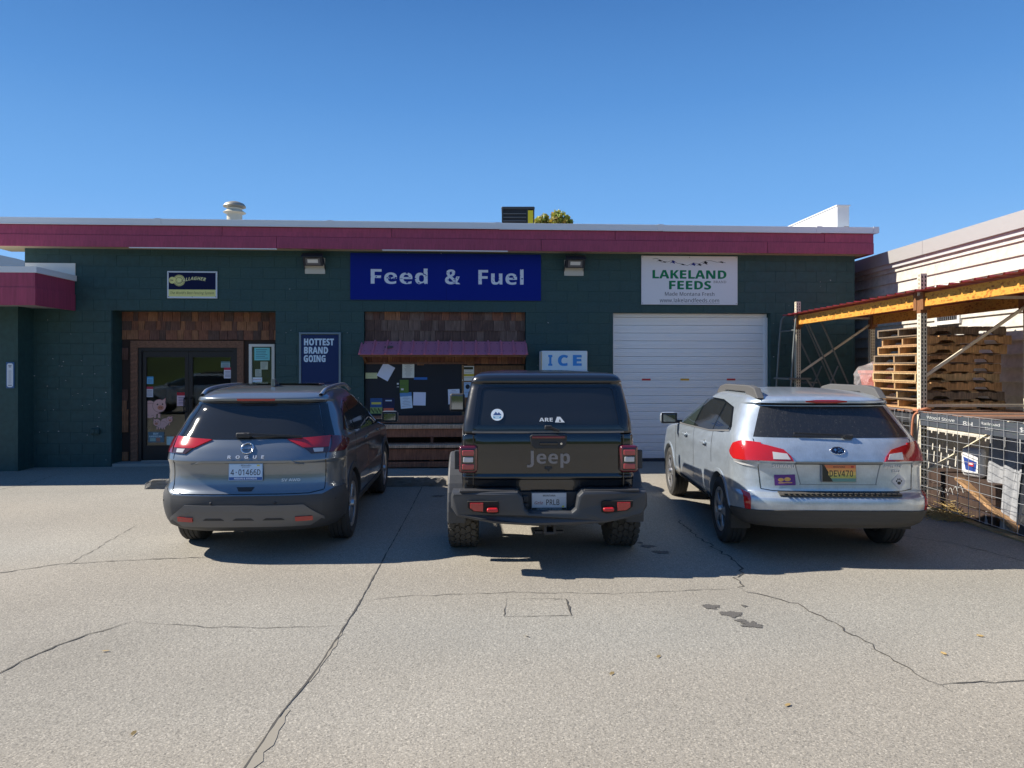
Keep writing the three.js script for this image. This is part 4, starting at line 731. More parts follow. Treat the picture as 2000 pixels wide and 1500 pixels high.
class Shell {                                                  // stacked plan outlines: superellipse tail, straight sides, superellipse nose
  constructor(levels, { n = 3.4, D = .5, nf = 2.6, Df = .8 } = {}) {
    const ys = levels.map((l) => l[0]); this.y0 = ys[0]; this.y1 = ys[ys.length - 1]; this.ys = ys;
    const col = (k, def) => pchip(ys, levels.map((l) => l[k] ?? def));
    this.w = col(1); this.zr = col(2); this.zf = col(3); this.n = col(4, n); this.D = col(5, D); this.nf = nf; this.Df = Df;
  }
  quarter(w, D, n, al) { const s = Math.sin(al), c = Math.cos(al), r = 1 / Math.pow(Math.pow(s, n) + Math.pow(c, n), 1 / n); return [w * r * s, D * r * c]; }
  at(t, y) {
    const sg = Math.sign(t) || 1, a = Math.min(3, Math.abs(t)), w = this.w(y), zr = this.zr(y), zf = this.zf(y), len = zr - zf, D = Math.min(this.D(y), len * .45), Df = Math.min(this.Df, len * .45);
    if (a <= 1) { const [x, q] = this.quarter(w, D, this.n(y), a * Math.PI / 2); return [sg * x, y, zr - D + q]; }
    if (a <= 2) return [sg * w, y, zr - D + (zf + Df - zr + D) * (a - 1)];
    const [x, q] = this.quarter(w, Df, this.nf, (3 - a) * Math.PI / 2); return [sg * x, y, zf + Df - q];
  }
  rear(x, y) { const sg = Math.sign(x) || 1; let lo = 0, hi = 1; for (let i = 0; i < 24; i++) { const m = (lo + hi) / 2; Math.abs(this.at(m, y)[0]) < Math.abs(x) ? lo = m : hi = m; } return sg * lo; }
  side(z, y) { let lo = 0, hi = 3; for (let i = 0; i < 26; i++) { const m = (lo + hi) / 2; this.at(m, y)[2] > z ? lo = m : hi = m; } return lo; }
  normal(t, y) {
    const e = .006, yy = Math.min(this.y1 - e, Math.max(this.y0 + e, y)), a = V(...this.at(t + e, yy)).sub(V(...this.at(t - e, yy))), b = V(...this.at(t, yy + e)).sub(V(...this.at(t, yy - e)));
    return a.cross(b).normalize();
  }
  geometry(nt = 40, ny = 4) {                                  // closed skin
    const T = []; for (let i = 0; i <= nt; i++) T.push(i / nt); for (let i = 1; i <= 14; i++) T.push(1 + i / 14); for (let i = 1; i <= 18; i++) T.push(2 + i / 18);
    const ts = [...T.slice(1, -1).reverse().map((t) => -t), ...T], Y = [];
    for (let i = 0; i < this.ys.length - 1; i++) for (let k = 0; k < ny; k++) Y.push(this.ys[i] + (this.ys[i + 1] - this.ys[i]) * k / ny); Y.push(this.y1);
    const P = [], U = [], I = [], w = ts.length;
    for (const y of Y) for (const t of ts) { P.push(...this.at(t, y)); U.push(t, y); }
    for (let j = 0; j < Y.length - 1; j++) for (let i = 0; i < w; i++) { const a = j * w + i, b = j * w + (i + 1) % w; I.push(a, b, a + w, b, b + w, a + w); }
    for (const [j, f] of [[0, 0], [Y.length - 1, 1]]) { const c = P.length / 3; let cz = 0; for (let i = 0; i < w; i++) cz += P[(j * w + i) * 3 + 2] / w; P.push(0, Y[j] + (f ? .002 : 0), cz); U.push(0, Y[j]); for (let i = 0; i < w; i++) { const a = j * w + i, b = j * w + (i + 1) % w; f ? I.push(a, b, c) : I.push(b, a, c); } }
    const g = new THREE.BufferGeometry(); g.setIndex(I); g.setAttribute('position', new THREE.Float32BufferAttribute(P, 3)); g.setAttribute('uv', new THREE.Float32BufferAttribute(U, 2)); g.computeVertexNormals(); return g;
  }
  // a panel lying on the skin. chart: 'r' = x across the tail, 's' = z along the side (sg = +1 right, -1 left), 't' = outline parameter
  band(chart, top, bot, off, { sg = 1, nx = 10, ny = 8, depth = .012, uvBox } = {}) {
    const pts = (l) => { const o = []; for (let i = 0; i < l.length - 1; i++) for (let k = 0; k < nx; k++) o.push([l[i][0] + (l[i + 1][0] - l[i][0]) * k / nx, l[i][1] + (l[i + 1][1] - l[i][1]) * k / nx]); o.push(l[l.length - 1]); return o; };
    const A = pts(bot), B = pts(top), m = A.length, P = [], Q = [], U = [], I = [];
    for (let j = 0; j <= ny; j++) for (let i = 0; i < m; i++) {
      const c = A[i][0] + (B[i][0] - A[i][0]) * j / ny, y = A[i][1] + (B[i][1] - A[i][1]) * j / ny;
      const t = chart === 'r' ? this.rear(c, y) : chart === 's' ? sg * this.side(c, y) : c, p = V(...this.at(t, y)), n = this.normal(t, y);
      P.push(...p.clone().addScaledVector(n, off).toArray()); Q.push(...p.addScaledVector(n, off - depth).toArray()); U.push(i / (m - 1), j / ny);
    }
    const N = P.length / 3, flip = chart === 's' && sg > 0 ? true : false;
    const tri = (a, b, c) => (flip ? I.push(a, c, b) : I.push(a, b, c));
    for (let j = 0; j < ny; j++) for (let i = 0; i < m - 1; i++) { const a = j * m + i; tri(a, a + 1, a + m); tri(a + 1, a + m + 1, a + m); }
    const front = new THREE.BufferGeometry(); front.setIndex(I); front.setAttribute('position', new THREE.Float32BufferAttribute(P, 3)); front.setAttribute('uv', new THREE.Float32BufferAttribute(U, 2)); front.computeVertexNormals();
    const E = []; for (let i = 0; i < m; i++) E.push(i); for (let j = 1; j <= ny; j++) E.push(j * m + m - 1); for (let i = m - 2; i >= 0; i--) E.push(ny * m + i); for (let j = ny - 1; j > 0; j--) E.push(j * m);
    const S = []; E.forEach((a, k) => { const b = E[(k + 1) % E.length]; const v = (arr, i) => arr.slice(i * 3, i * 3 + 3); const q = [v(P, a), v(Q, a), v(P, b), v(P, b), v(Q, a), v(Q, b)]; if (flip) S.push(...[q[0], q[2], q[1], q[3], q[5], q[4]].flat()); else S.push(...q.flat()); });
    const skirt = new THREE.BufferGeometry(); skirt.setAttribute('position', new THREE.Float32BufferAttribute(S, 3)); skirt.computeVertexNormals(); skirt.setAttribute('uv', new THREE.BufferAttribute(new Float32Array(S.length / 3 * 2), 2));
    return merge([front, skirt]);
  }
}
const evaluator = new Evaluator(); evaluator.useGroups = false; evaluator.attributes = ['position', 'normal', 'uv'];
function carve(geo, holes) {                                   // holes: closed geometries to take away
  let a = new Brush(geo); a.updateMatrixWorld();
  for (const h of holes) { const b = new Brush(h); b.updateMatrixWorld(); a = evaluator.evaluate(a, b, SUBTRACTION); }
  return a.geometry;
}
const archCut = (z, y, r, x0, x1) => new THREE.CylinderGeometry(r, r, x1 - x0, 40).rotateZ(Math.PI / 2).translate((x0 + x1) / 2, y, z);
const rubber = std(lin(.045, .044, .043), .85, { bumpMap: grainBump, bumpScale: .002 }), rubberDusty = std(lin(.07, .066, .06), .95, { bumpMap: grainBump, bumpScale: .003 });
const blackPlastic = std(lin(.028, .028, .03), .6, { bumpMap: grainBump, bumpScale: .001 }), gloss = phys(lin(.008, .008, .009), .08, { clearcoat: .6 }), chrome = std(lin(.75, .75, .76), .18, { metalness: 1 });
const carGlass = phys(lin(.02, .021, .022), .05, { ior: 1.52, clearcoat: .3 }), redLens = phys(lin(.42, .012, .014), .12, { clearcoat: 1, clearcoatRoughness: .03 }), darkRed = phys(lin(.13, .006, .01), .12, { clearcoat: 1 }), clearLens = phys(lin(.55, .55, .55), .1, { clearcoat: 1 });
const silverLetters = std(lin(.72, .73, .75), .3, { metalness: .35 });
const alloy = std(lin(.5, .5, .51), .32, { metalness: .85 }), alloyDark = std(lin(.03, .03, .032), .4, { metalness: .6 }), steelDark = std(lin(.05, .05, .05), .6, { metalness: .5 });
function wheel(parent, x, z, R0, W, rimR, { spokes = 5, twin = false, tread = 4, lugs = false, face = alloy, rub = rubber }) {
  const side = Math.sign(x), w = new THREE.Group(); w.name = 'wheel'; w.position.set(x, R0, z); w.rotation.y = side > 0 ? 0 : Math.PI; parent.add(w);   // local +x is outboard
  const h = W / 2, pr = [[rimR - .005, -h * .8], [rimR + .03, -h * .95], [R0 - .06, -h], [R0 - .012, -h * .84]];
  if (lugs) pr.push([R0 - .014, -h * .7], [R0 - .014, h * .7]);
  else { const n = tread, s = h * 1.5 / n; for (let k = 0; k < n; k++) { const a = -h * .75 + k * s; pr.push([R0, a + .006], [R0, a + s - .006], [R0 - .009, a + s - .004], [R0 - .009, a + s + .004]); } pr.splice(-2, 2); }
  pr.push([R0 - .012, h * .84], [R0 - .06, h], [rimR + .03, h * .95], [rimR - .005, h * .8]);
  const ty = mesh('tyre', toCreasedNormals(new THREE.LatheGeometry(pr.map((p) => new THREE.Vector2(...p)), 64).rotateZ(-Math.PI / 2), .5), rub, w);
  if (lugs) {
    const gs = [], r = mulberry(3), nA = 30;
    for (let a = 0; a < nA; a++) for (let k = 0; k < 5; k++) {
      const ang = (a + (k % 2) * .5 + (k === 2 ? .2 : 0)) / nA * 6.2832, px = (k - 2) * W * .178, lw = W * (.155 + .015 * r()), ln = 6.2832 * R0 / nA * (k % 4 ? .86 : .78);
      const sh = [[-lw / 2, -ln * .5], [lw * .1, -ln * .5], [lw * .16, -ln * .3], [lw / 2, -ln * .34], [lw / 2, ln * .5], [-lw * .1, ln * .5], [-lw * .16, ln * .3], [-lw / 2, ln * .34]].map(([u, v]) => [u, v * (k % 2 ? 1 : -1)]);
      gs.push(extrude(k % 2 ? sh : sh.reverse(), .016).rotateX(-Math.PI / 2).rotateY(k % 2 ? .25 : -.25).translate(px, R0 - .016, 0).rotateX(ang));
    }
    for (let a = 0; a < nA; a++) for (const s of [-1, 1]) gs.push(box(.014, .05, 6.2832 * R0 / nA * .5, s * h * .93, R0 - .045, 0).rotateX((a + .25) / nA * 6.2832));
    mesh('tread_lugs', gs, rub, w);
  }
  mesh('rim_barrel', new THREE.LatheGeometry([[rimR, -h * .8], [rimR - .02, -h * .7], [rimR - .03, h * .3], [rimR - .012, h * .72], [rimR + .006, h * .82], [rimR + .008, h * .86], [rimR - .006, h * .86], [rimR - .016, h * .74]].map((p) => new THREE.Vector2(...p)), 48).rotateZ(-Math.PI / 2), face, w);
  const holes = [], n = spokes, r1 = rimR * .9, r0 = rimR * .27;
  const seg = (a0, a1, ra, rb, ta) => { const p = []; for (let i = 0; i <= 8; i++) { const a = a0 + (a1 - a0) * i / 8; p.push([Math.cos(a) * rb, Math.sin(a) * rb]); } const am = (a0 + a1) / 2, d = (a1 - a0) * ta; for (let i = 0; i <= 4; i++) { const a = am + d / 2 - d * i / 4; p.push([Math.cos(a) * ra, Math.sin(a) * ra]); } return p; };
  for (let k = 0; k < n; k++) { const a = k / n * 6.2832, st = 6.2832 / n; if (twin) { holes.push(seg(a + st * .16, a + st * .84, r0 * 1.25, r1, .45)); holes.push(seg(a - st * .075, a + st * .075, r0 * 1.9, r1, .5)); } else holes.push(seg(a + st * .17, a + st * .83, r0 * 1.15, r1, .5)); }
  const disc = []; for (let i = 0; i < 48; i++) disc.push([Math.cos(i / 48 * 6.2832) * rimR * .985, Math.sin(i / 48 * 6.2832) * rimR * .985]);
  mesh('rim', extrude(disc, .022, .006, holes).rotateY(Math.PI / 2).translate(h * .56, 0, 0), face, w);
  mesh('hub_cap', new THREE.CylinderGeometry(rimR * .16, rimR * .19, .03, 20).rotateZ(-Math.PI / 2).translate(h * .56 + .04, 0, 0), face, w);
  mesh('brake_disc', new THREE.CylinderGeometry(rimR * .72, rimR * .72, .025, 28).rotateZ(Math.PI / 2).translate(h * .1, 0, 0), steelDark, w);
  mesh('inner_face', new THREE.CylinderGeometry(rimR * .98, rimR * .98, .02, 28).rotateZ(Math.PI / 2).translate(-h * .5, 0, 0), blackPlastic, w);
  return w;
}
function wheelWell(parent, x, z, y, r, depth = .34) {         // liner over the top of the wheel only
  const s = Math.sign(x), P = [], I = [], n = 28, x1 = x - s * depth;
  for (let i = 0; i <= n; i++) { const a = -.12 + (Math.PI + .24) * i / n, c = Math.cos(a) * (r - .004), q = Math.sin(a) * (r - .004); P.push(x, y + q, z + c, x1, y + q, z + c, x1, y - .05, z + c); if (i) { const b = i * 3; I.push(b - 3, b, b - 2, b, b + 1, b - 2, b - 2, b + 1, b - 1, b + 1, b + 2, b - 1); } }
  const g = new THREE.BufferGeometry(); g.setIndex(I); g.setAttribute('position', new THREE.Float32BufferAttribute(P, 3)); mesh('wheel_well', toCreasedNormals(g, .8), blackPlastic, parent);
}
function archLip(parent, shell, sg, z, y, r, wd, mat, off = .012, a0 = -.25, a1 = Math.PI + .25) {    // cladding ring following the arch on the body side
  const P = [], I = [], n = 40, put = (rr, o) => (a) => { const zz = z + Math.cos(a) * rr, yy = Math.max(shell.y0 + .01, y + Math.sin(a) * rr), t = sg * shell.side(zz, yy), p = V(...shell.at(t, yy)); return [p.x + sg * o, yy, p.z]; };
  const f = [put(r - .015, -.06), put(r - .012, off), put(r + wd * .6, off), put(r + wd, off * .6), put(r + wd + .002, -.02)];
  for (let i = 0; i <= n; i++) { const a = a0 + (a1 - a0) * i / n; for (const q of f) P.push(...q(a)); if (i) for (let k = 0; k < 4; k++) { const b = i * 5 + k; sg > 0 ? I.push(b, b - 5, b + 1, b + 1, b - 5, b - 4) : I.push(b, b + 1, b - 5, b + 1, b - 4, b - 5); } }
  const g = new THREE.BufferGeometry(); g.setIndex(I); g.setAttribute('position', new THREE.Float32BufferAttribute(P, 3)); mesh('arch_trim', toCreasedNormals(g, .6), mat, parent);
}
function plate(parent, x, y, z, w, h, tilt, draw, frame = chrome) {
  const p = new THREE.Group(); p.name = 'license_plate'; p.position.set(x, y, z); p.rotation.x = tilt; parent.add(p);
  mesh('plate_frame', rbox(w + .012, h + .012, .012, .004, 0, 0, 0), frame, p);
  mesh('plate_print', new THREE.PlaneGeometry(w, h).translate(0, 0, .0075), std(lin(1, 1, 1), .4, { map: canvasTex(512, 256, draw) }), p); return p;
}
function badge(parent, name, str, size, shell, x, y, off, mat, sx = 1, space = 0, font = 'sans_bold', depth = .006) {
  const t = shell.rear(x, y), p = V(...shell.at(t, y)), n = shell.normal(t, y), m = mesh(name, text(str, size, depth, font, sx, space), mat, parent);
  m.quaternion.setFromUnitVectors(V(0, 0, 1), n); m.position.copy(p.addScaledVector(n, off)); return m;
}
function mirror(parent, sg, x, y, z, mat) {
  const o = new THREE.Group(); o.name = 'side_mirror'; o.position.set(sg * x, y, z); parent.add(o);
  const g = new RoundedBoxGeometry(.23, .16, .12, 4, .05), p = g.attributes.position; for (let i = 0; i < p.count; i++) { const k = p.getZ(i) < 0 ? .8 : 1; p.setXYZ(i, p.getX(i) * k, p.getY(i) * k, p.getZ(i)); } g.computeVertexNormals();
  mesh('mirror_cap', g.translate(sg * .1, 0, 0), mat, o); mesh('mirror_bezel', rbox(.21, .14, .012, .005, sg * .1, 0, .06), blackPlastic, o); mesh('mirror_glass', rbox(.165, .1, .008, .003, sg * .1, 0, .0655), phys(lin(.22, .25, .29), .04, { metalness: 1 }), o); mesh('mirror_arm', box(.1, .04, .06, -sg * .04, -.05, 0), blackPlastic, o);
}
const mx = (l) => l.map(([a, b]) => [-a, b]).reverse();

// ===== grey compact crossover =====
{
  const car = thing('grey_crossover', 'dark grey compact crossover parked left, nose to the store', 'car', [-2.55, 0, -6.8], .05);
  const paint = phys(lin(.2, .225, .25), .28, { metalness: .6, clearcoat: 1, clearcoatRoughness: .03 }), clad = std(lin(.05, .051, .053), .62, { bumpMap: grainBump, bumpScale: .0015 }), silver = std(lin(.15, .15, .152), .45, { metalness: .4 });
  const S = new Shell([
    [.26, 0.772, -.14, -4.40], [.32, 0.840, -.05, -4.5], [.42, 0.873, -.015, -4.6], [.54, 0.886, 0, -4.65], [.62, 0.886, -.015, -4.65], [.66, 0.880, -.055, -4.64], [.72, 0.876, -.085, -4.62], [.82, 0.876, -.098, -4.58], [.9, 0.880, -.09, -4.5], [.935, 0.882, -.07, -4.44], [.95, 0.882, -.075, -4.40], [1.0, 0.880, -.10, -4.2], [1.06, 0.873, -.135, -3.8], [1.12, 0.862, -.185, -3.45], [1.2, 0.830, -.25, -3.25], [1.32, 0.793, -.345, -2.95], [1.44, 0.734, -.44, -2.65], [1.485, 0.711, -.455, -2.53], [1.50, 0.704, -.40, -2.48], [1.525, 0.691, -.395, -2.4], [1.55, 0.675, -.45, -2.33], [1.59, 0.630, -.62, -2.2], [1.62, 0.561, -.9, -2.05], [1.64, 0.453, -1.2, -1.9], [1.652, 0.246, -1.5, -1.75]], { n: 3.1, D: .56, nf: 2.5, Df: .8 });
  const RA = -.94, FA = -3.645, WR = .362;
  const cuts = []; for (const z of [RA, FA]) for (const [a, b] of [[.56, 1.2], [-1.2, -.56]]) cuts.push(archCut(z, WR, .405, a, b));
  mesh('body', carve(S.geometry(), cuts), paint, car);
  for (const z of [RA, FA]) for (const s of [-1, 1]) { wheel(car, s * .765, z, WR, .235, .235, { spokes: 5, twin: true, face: alloy, tread: 4 }); wheelWell(car, s * .86, z, WR, .405); archLip(car, S, s, z, WR, .405, .05, clad); }
  // rear glass, spoiler shade band, lamps
  mesh('rear_glass', S.band('r', [[-.585, 1.455], [.585, 1.455]], [[-.7, 1.135], [.7, 1.135]], .004, { nx: 40, ny: 14 }), carGlass, car);
  mesh('glass_surround', [S.band('r', [[-.655, 1.462], [-.59, 1.462]], [[-.775, 1.15], [-.702, 1.135]], .006, { nx: 8, ny: 14 }), S.band('r', [[.59, 1.462], [.655, 1.462]], [[.702, 1.135], [.775, 1.15]], .006, { nx: 8, ny: 14 }), S.band('r', [[-.65, 1.484], [.65, 1.484]], [[-.64, 1.457], [.64, 1.457]], .006, { nx: 40, ny: 3 })], gloss, car);
  mesh('brake_light', S.band('r', [[-.19, 1.522], [.19, 1.522]], [[-.185, 1.502], [.185, 1.502]], .004, { nx: 14, ny: 2 }), redLens, car);
  for (const s of [-1, 1]) {
    const q = (l) => (s > 0 ? l : mx(l));
    const lamp = mesh('tail_light', S.band('r', q([[.36, 1.13], [.5, 1.138], [.7, 1.15], [.745, 1.152]]), q([[.52, 1.055], [.56, 1.05], [.7, 1.05], [.745, 1.05]]), .012, { nx: 12, ny: 6 }), redLens, car);
    mesh('lamp_clear', S.band('r', q([[.53, 1.052], [.745, 1.048]]), q([[.6, .998], [.745, .998]]), .011, { nx: 10, ny: 4 }), phys(lin(.06, .03, .03), .1, { clearcoat: 1 }), lamp);
    mesh('reverse_light', S.band('r', q([[.61, 1.042], [.7, 1.041]]), q([[.625, 1.008], [.7, 1.008]]), .014, { nx: 6, ny: 3 }), clearLens, lamp);
    const sl = mesh('tail_light', S.band('s', [[-.378, 1.148], [-.5, 1.135], [-.68, 1.09]], [[-.248, 1.0], [-.44, 1.0], [-.64, 1.055]], .012, { sg: s, nx: 12, ny: 6 }), darkRed, car);
    // side windows
    mesh('window_trim', S.band('s', [[-.64, 1.2], [-.85, 1.4], [-1.2, 1.492], [-2.0, 1.505], [-2.55, 1.44], [-3.2, 1.15]], [[-.62, 1.19], [-.85, 1.16], [-1.2, 1.14], [-2.0, 1.11], [-2.55, 1.095], [-3.22, 1.085]], .003, { sg: s, nx: 10, ny: 10 }), gloss, car);
    for (const [t, b] of [[[[-.78, 1.3], [-.88, 1.39], [-1.12, 1.462]], [[-.76, 1.195], [-.88, 1.18], [-1.12, 1.165]]], [[[-1.18, 1.468], [-1.6, 1.482], [-1.98, 1.48]], [[-1.18, 1.16], [-1.6, 1.145], [-1.98, 1.135]]], [[[-2.06, 1.478], [-2.5, 1.425], [-3.02, 1.2]], [[-2.06, 1.132], [-2.5, 1.12], [-3.04, 1.11]]]]) mesh('side_glass', S.band('s', t, b, .006, { sg: s, nx: 10, ny: 10 }), carGlass, car);
    mesh('sill_cladding', S.band('s', [[-1.3, .40], [-3.28, .40]], [[-1.3, .27], [-3.28, .27]], .014, { sg: s, nx: 20, ny: 4 }), clad, car);
    for (const z of [-1.95, -2.98]) mesh('door_handle', rbox(.025, .03, .2, .01, s * (S.at(s * S.side(z + .1, 1.0), 1.0)[0] * s + .012), 1.0, z + .15), paint, car);
    for (const [z0, y0, y1] of [[-2.02, .42, 1.12], [-3.1, .42, 1.09], [-1.12, .8, 1.15]]) mesh('door_seam', S.band('s', [[z0, y1], [z0 - .008, y1]], [[z0, y0], [z0 - .008, y0]], .0015, { sg: s, nx: 1, ny: 12, depth: .006 }), gloss, car);
    mesh('roof_rail', tube([[s * .60, 1.55, -.6], [s * .612, 1.605, -.8], [s * .615, 1.63, -1.3], [s * .605, 1.625, -1.9], [s * .59, 1.56, -2.3]], .021, 40, 8), std(lin(.55, .56, .58), .3, { metalness: .9 }), car);
    mirror(car, s, .93, 1.16, -2.98, paint);
  }
  // lower cladding with the grey skid panel
  mesh('bumper_cladding', S.band('t', [[-.995, .50], [-.8, .66], [-.62, .655], [-.5, .612], [.5, .612], [.62, .655], [.8, .66], [.995, .50]], [[-.97, .27], [-.8, .27], [-.62, .27], [-.5, .27], [.5, .27], [.62, .27], [.8, .27], [.97, .27]], .012, { nx: 10, ny: 8 }), clad, car);
  mesh('skid_panel', [S.band('r', [[-.72, .40], [-.55, .53], [.55, .53], [.72, .40]], [[-.72, .375], [-.5, .47], [.5, .47], [.72, .375]], .028, { nx: 12, ny: 4 }), S.band('r', [[-.7, .385], [-.5, .468], [.5, .468], [.7, .385]], [[-.6, .325], [-.5, .325], [.5, .325], [.6, .325]], .022, { nx: 12, ny: 5 })], silver, car);
  for (const x of [-.28, 0, .28]) mesh('skid_slot', S.band('r', [[x - .07, .408], [x + .07, .408]], [[x - .1, .39], [x + .1, .39]], .026, { nx: 6, ny: 2 }), blackPlastic, car);
  for (const s of [-1, 1]) mesh('reflector', S.band('r', [[s * .55 - .075, .418], [s * .55 + .075, .418]], [[s * .55 - .075, .378], [s * .55 + .075, .378]], .034, { nx: 5, ny: 3 }), redLens, car);
  for (const x of [-.82, -.3, .3, .82]) { const t = S.rear(x, .55), p = S.at(t, .55); mesh('parking_sensor', new THREE.SphereGeometry(.014, 12, 8).scale(1, 1, .6).translate(p[0], .55, p[2] + .012), blackPlastic, car); }
  // tailgate lines
  const line = (l, w = .006) => { const L = l.map(([x, y]) => [x, y]), b = l.map(([x, y]) => [x, y - w]); return S.band('r', L, b, .0022, { nx: 12, ny: 1, depth: .006 }); };
  mesh('tailgate_seam', [line([[-.72, .652], [-.6, .632], [.6, .632], [.72, .652]], .008), S.band('r', [[.728, 1.0], [.735, 1.0]], [[.722, .65], [.729, .65]], .0022, { nx: 1, ny: 10, depth: .006 }), S.band('r', [[-.735, 1.0], [-.728, 1.0]], [[-.729, .65], [-.722, .65]], .0022, { nx: 1, ny: 10, depth: .006 })], gloss, car);
  mesh('plate_brow', S.band('r', [[-.54, .90], [-.42, .94], [.42, .94], [.54, .90]], [[-.53, .893], [-.41, .926], [.41, .926], [.53, .893]], .012, { nx: 14, ny: 2 }), paint, car);
  mesh('plate_lights', S.band('r', [[-.2, .924], [.2, .924]], [[-.2, .918], [.2, .918]], .004, { nx: 8, ny: 1 }), blackPlastic, car);
  mesh('camera_notch', S.band('r', [[-.085, .688], [.085, .688]], [[-.06, .652], [.06, .652]], .004, { nx: 6, ny: 3 }), blackPlastic, car);
  badge(car, 'model_letters', 'ROGUE', .032, S, 0, .972, .008, silverLetters, 1.35, .03); badge(car, 'trim_letters', 'SV AWD', .026, S, .42, .75, .006, silverLetters, 1.35);
  { const t = S.rear(0, 1.055), p = V(...S.at(t, 1.055)), n = S.normal(t, 1.055), e = new THREE.Group(); e.name = 'emblem'; e.position.copy(p.addScaledVector(n, .004)); e.quaternion.setFromUnitVectors(V(0, 0, 1), n); car.add(e);
    mesh('emblem_ring', new THREE.TorusGeometry(.056, .007, 8, 40), chrome, e); mesh('emblem_bar', text('NISSAN', .024, .006, 'sans_bold', 1.1), chrome, e); }
  plate(car, 0, .835, -.078, .31, .155, -.06, (c, w, h) => { c.fillStyle = '#b9d3ec'; c.fillRect(0, 0, w, h); c.fillStyle = '#8fb6e0'; c.fillRect(0, 0, w, 10); c.fillStyle = '#26304a'; c.font = 'bold 34px serif'; c.textAlign = 'center'; c.fillText('- Missoula -', w / 2, 38); c.font = '24px serif'; c.fillText('MONTANA', w / 2, 62); c.save(); c.translate(w / 2, 178); c.scale(.8, 1); c.font = 'bold 122px monospace'; c.fillText('4·01466D', 0, 0); c.restore(); c.fillStyle = '#2a5aa0'; c.fillRect(0, 208, w, 48); c.fillStyle = '#dfe9f4'; c.font = 'bold 38px sans-serif'; c.fillText('NISSAN & HYUNDAI', w / 2, 245); c.fillStyle = '#cfc86a'; c.fillRect(430, 14, 44, 26); }, std(lin(.25, .4, .6), .4));
  // wiper, antenna, roof glass
  { const y = 1.175, z = S.at(S.rear(.1, y), y)[2]; mesh('wiper', [rbox(.14, .05, .04, .016, -.06, y, z + .035), bar([-.05, y + .012, z + .045], [.5, y - .02, z + .02 - .01], .022, .016)], blackPlastic, car); }
  mesh('antenna_fin', extrude([[0, 0], [.19, 0], [.035, .065], [.0, .06]], .03, .006).rotateY(Math.PI / 2).translate(-.015, 1.64, -1.0), paint, car);
  mesh('roof_glass', new THREE.BoxGeometry(.9, .004, .85, 10, 1, 10).translate(0, 1.655, -1.62), gloss, car);
  mesh('exhaust', cyl(.03, .16, 0, 0, 0, 16).rotateX(Math.PI / 2).translate(-.45, .31, -.25), steelDark, car);
  mesh('underbody', span(-.7, .7, .3, .4, -4.3, -.35), blackPlastic, car);
}
